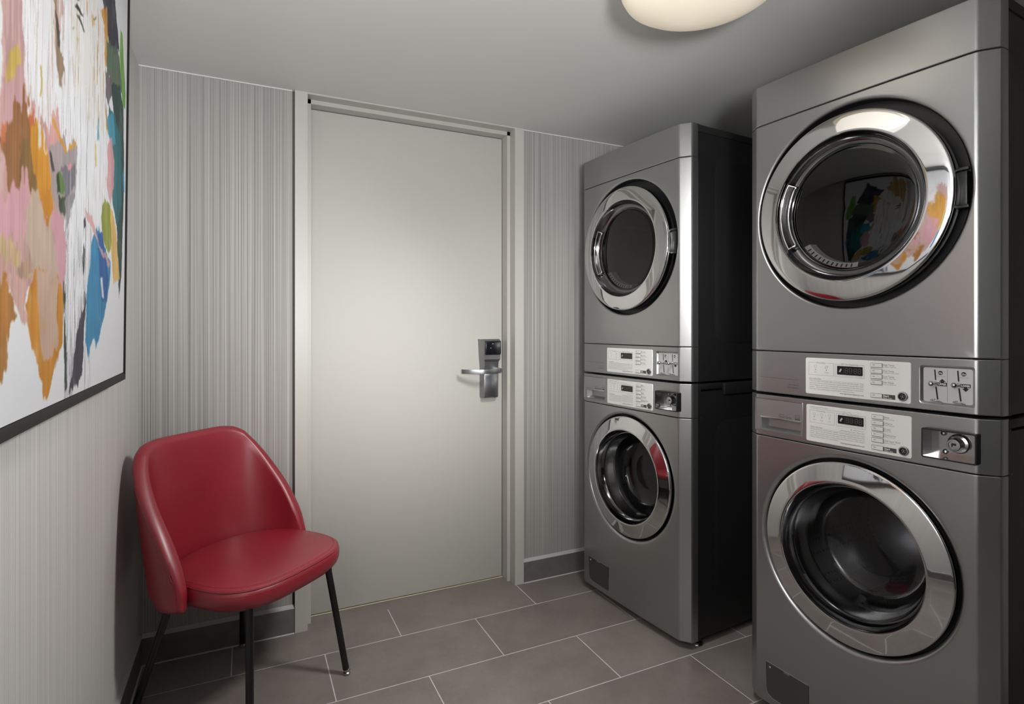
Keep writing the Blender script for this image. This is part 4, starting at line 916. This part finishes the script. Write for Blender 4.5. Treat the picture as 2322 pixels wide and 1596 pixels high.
    gk = MB(); gk.lathe_y(cx, cz, [(.2052, .079), (.212, .090), (.206, .105), (.198, .118), (.202, .130), (.214, .134)], 96); gk.build('gasket', M['gasket'], root, smooth=60)
    dr = MB(); dr.lathe_y(cx, cz, [(.214, .134), (.245, .140), (.252, .150), (.252, .50), (.235, .53), (.10, .545), (.06, .525), (.0, .52)], 96)
    for q in (0.2, 2.3, 4.4):
        rows = []
        for y in (.16, .19, .46, .49):
            hgt = .0 if y in (.16, .49) else .055
            rows.append([(cx+.252*math.cos(q-.17), y, cz+.252*math.sin(q-.17)), (cx+(.252-hgt)*math.cos(q-.05), y, cz+(.252-hgt)*math.sin(q-.05)), (cx+(.252-hgt)*math.cos(q+.05), y, cz+(.252-hgt)*math.sin(q+.05)), (cx+.252*math.cos(q+.17), y, cz+.252*math.sin(q+.17))])
        dr.grid(rows)
    dr.build('drum', M['drum'], root, smooth=35)
    dm = MB(); dm.lathe_y(cx, cz, [(.232, .034), (.246, .032), (.2515, .024), (.2540, .014), (.2546, .006), (.2544, .0000), (.2535, -.0030), (.2515, -.0045), (.2480, -.0053), (.237, -.0077), (.224, -.0105), (.210, -.0135), (.2020, -.0152), (.1985, -.0156), (.1962, -.0148), (.1950, -.0115), (.1940, .002)], 160)
    dd = dm.build('door', M['chrome'], root, smooth=40); dd['label'] = 'round chrome porthole door'
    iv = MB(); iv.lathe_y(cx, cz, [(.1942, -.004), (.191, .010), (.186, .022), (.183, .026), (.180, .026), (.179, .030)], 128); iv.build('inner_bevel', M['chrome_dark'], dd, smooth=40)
    gp = MB(); gp.lathe_y(cx, cz, [(.1662, .068), (.160, .090), (.152, .112), (.145, .125), (.132, .134), (.08, .139), (.0, .140)], 96); fg = MB(); fg.lathe_y(cx, cz, [(.1795, .0275), (.1785, .033), (.174, .046), (.1695, .060), (.1665, .067), (.1655, .070)], 128); fg.build('bowl_reflection_band', M['chrome_dull'], dd, smooth=50)  # added steel ring stands in for reflections on the bowl's side wall
    gp.build('glass', M['glass_washer'], dd, smooth=60, face=(0, -1, 0))
    # drain filter flap
    fa, fb, fc, fd = .0765, .2185, .0540, .1620
    ff = MB(); P = [(fa, fd), (fb, fd-.001), (fb, fc), (fa+.022, fc), (fa+.006, fc+.008), (fa, fc+.03)]
    P = [(s, yf(s), z) for s, z in P]
    ff.bm.faces.new([ff.bm.verts.new((s, y-.0008, z)) for s, y, z in P]); fl_ = ff.build('filter_flap', M['lint'], root, smooth=0)
    fr_ = MB(); fr_.tube([(s, y-.0012, z) for s, y, z in P], .0011, 6, closed=True); fr_.build('flap_rim', M['silver'], fl_, smooth=40)
    sc = MB(); sc.sphere((.0895, yf(.0895)-.0012, .1475), .0042, .5, 16); sc.build('flap_screw', M['chrome_satin'], fl_)
    tb = MB(); tb.box(.138, .157, yf(.147)-.0022, yf(.147)+.002, .1555, .1625, .001); tb.build('flap_tab', M['silver'], fl_)
    for s, y in ((.045, .10), (W-.030, .085), (.045, .73), (W-.045, .73)):
        ft = MB(); ft.lathe_z(s, y, [(.022, .0004), (.024, .004), (.020, .010), (.010, .014), (.0075, .016), (.0075, .0345)], 24); ft.build('levelling_foot', M['chrome_satin'], root)
    return root
AR = math.radians(-90+4.74)
PF = (1.7896, -0.1271); PN = (1.8440, -1.0675)
dry = make_dryer(); wsh = make_washer()
dry.location = (PF[0], PF[1], ZD); dry.rotation_euler = (0, 0, AR); wsh.location = (PF[0], PF[1], 0); wsh.rotation_euler = (0, 0, AR)
tag(dry, 'grey front-loading dryer stacked on the washer beside the door', 'dryer', 'stacked dryers')
tag(wsh, 'grey front-loading washer on the floor beside the door, under a dryer', 'washing machine', 'stacked washers')
d2 = copy_tree(dry); d2.location = (PN[0], PN[1], ZD); d2['label'] = 'grey front-loading dryer nearest the camera, its chrome door reflecting the painting'
w2 = copy_tree(wsh); w2.location = (PN[0], PN[1], 0); w2['label'] = 'grey front-loading washer nearest the camera, at the bottom right'

# ------------------------------------------------------------------ light and camera
def area(name, loc, target, sx, sy, power, col=(1, 1, 1)):
    l = bpy.data.lights.new(name, 'AREA'); l.shape = 'RECTANGLE'; l.size = sx; l.size_y = sy; l.energy = power; l.color = col
    o = bpy.data.objects.new(name, l); C.objects.link(o); o.location = loc
    o.rotation_euler = (Vector(target)-Vector(loc)).to_track_quat('-Z', 'Y').to_euler(); return o
area('strobe_bounced_off_wall', (0.34, -2.36, 1.52), (0.0, -2.38, 1.58), 0.4, 0.4, 43, (0.985, 0.99, 1.0))
sl = bpy.data.lights.new('studio_strobe', 'SPOT'); sl.energy = 195; sl.spot_size = math.radians(70); sl.spot_blend = 0.8; sl.shadow_soft_size = 0.16; sl.color = (0.985, 0.995, 1.0)
so = bpy.data.objects.new('studio_strobe', sl); C.objects.link(so); so.location = (0.5, -2.95, 1.35)
so.rotation_euler = (Vector((1.08, -0.05, 2.04))-so.location).to_track_quat('-Z', 'Y').to_euler()
pl = bpy.data.lights.new('lamp_bulb', 'AREA'); pl.shape = 'DISK'; pl.size = 0.34; pl.energy = 0.2; pl.color = (1, 0.965, 0.92)
po_ = bpy.data.objects.new('lamp_bulb', pl); C.objects.link(po_); po_.location = (1.403, -1.32, H-0.132)
ls = bpy.data.lights.new('added_lamp_spot', 'SPOT'); ls.energy = 72; ls.spot_size = math.radians(125); ls.spot_blend = 0.85; ls.shadow_soft_size = 0.13; ls.color = (1, 0.985, 0.96)  # added spot below the dome, lights only the left wall and chair side
lo_ = bpy.data.objects.new('added_lamp_spot', ls); C.objects.link(lo_); lo_.location = (1.40, -1.32, H-0.135-0.13)
lo_.rotation_euler = (Vector((0.2, -0.85, 0.75))-lo_.location).to_track_quat('-Z', 'Y').to_euler()
lb = bpy.data.lights.new('added_lamp_spot', 'SPOT'); lb.energy = 36; lb.spot_size = math.radians(110); lb.spot_blend = 0.9; lb.shadow_soft_size = 0.13; lb.color = (1, 0.985, 0.97)  # added fill spot below the dome, brightens floor and far right side
lq = bpy.data.objects.new('added_lamp_spot', lb); C.objects.link(lq); lq.location = (1.40, -1.32, H-0.135-0.13)
lq.rotation_euler = (Vector((1.62, -0.15, 0.35))-lq.location).to_track_quat('-Z', 'Y').to_euler()
wd = bpy.data.worlds.new('room_dark'); bpy.context.scene.world = wd; wd.use_nodes = True
wd.node_tree.nodes['Background'].inputs[0].default_value = (0.02, 0.02, 0.02, 1)
cam = bpy.data.cameras.new('camera'); cam.sensor_width = 36; cam.lens = 36*1276.13/2322; cam.shift_y = (742.63-798)/2322; cam.clip_start = 0.05
oc = bpy.data.objects.new('camera', cam); C.objects.link(oc); oc.location = (0.34817, -2.41746, 1.22346); oc.rotation_euler = (PI/2, 0, -math.radians(25.3684))
sc = bpy.context.scene; sc.camera = oc
sc.view_settings.view_transform = 'Standard'; sc.view_settings.look = 'None'; sc.view_settings.exposure = 0.0; sc.view_settings.gamma = 1.0; sc.view_settings.use_curve_mapping = False
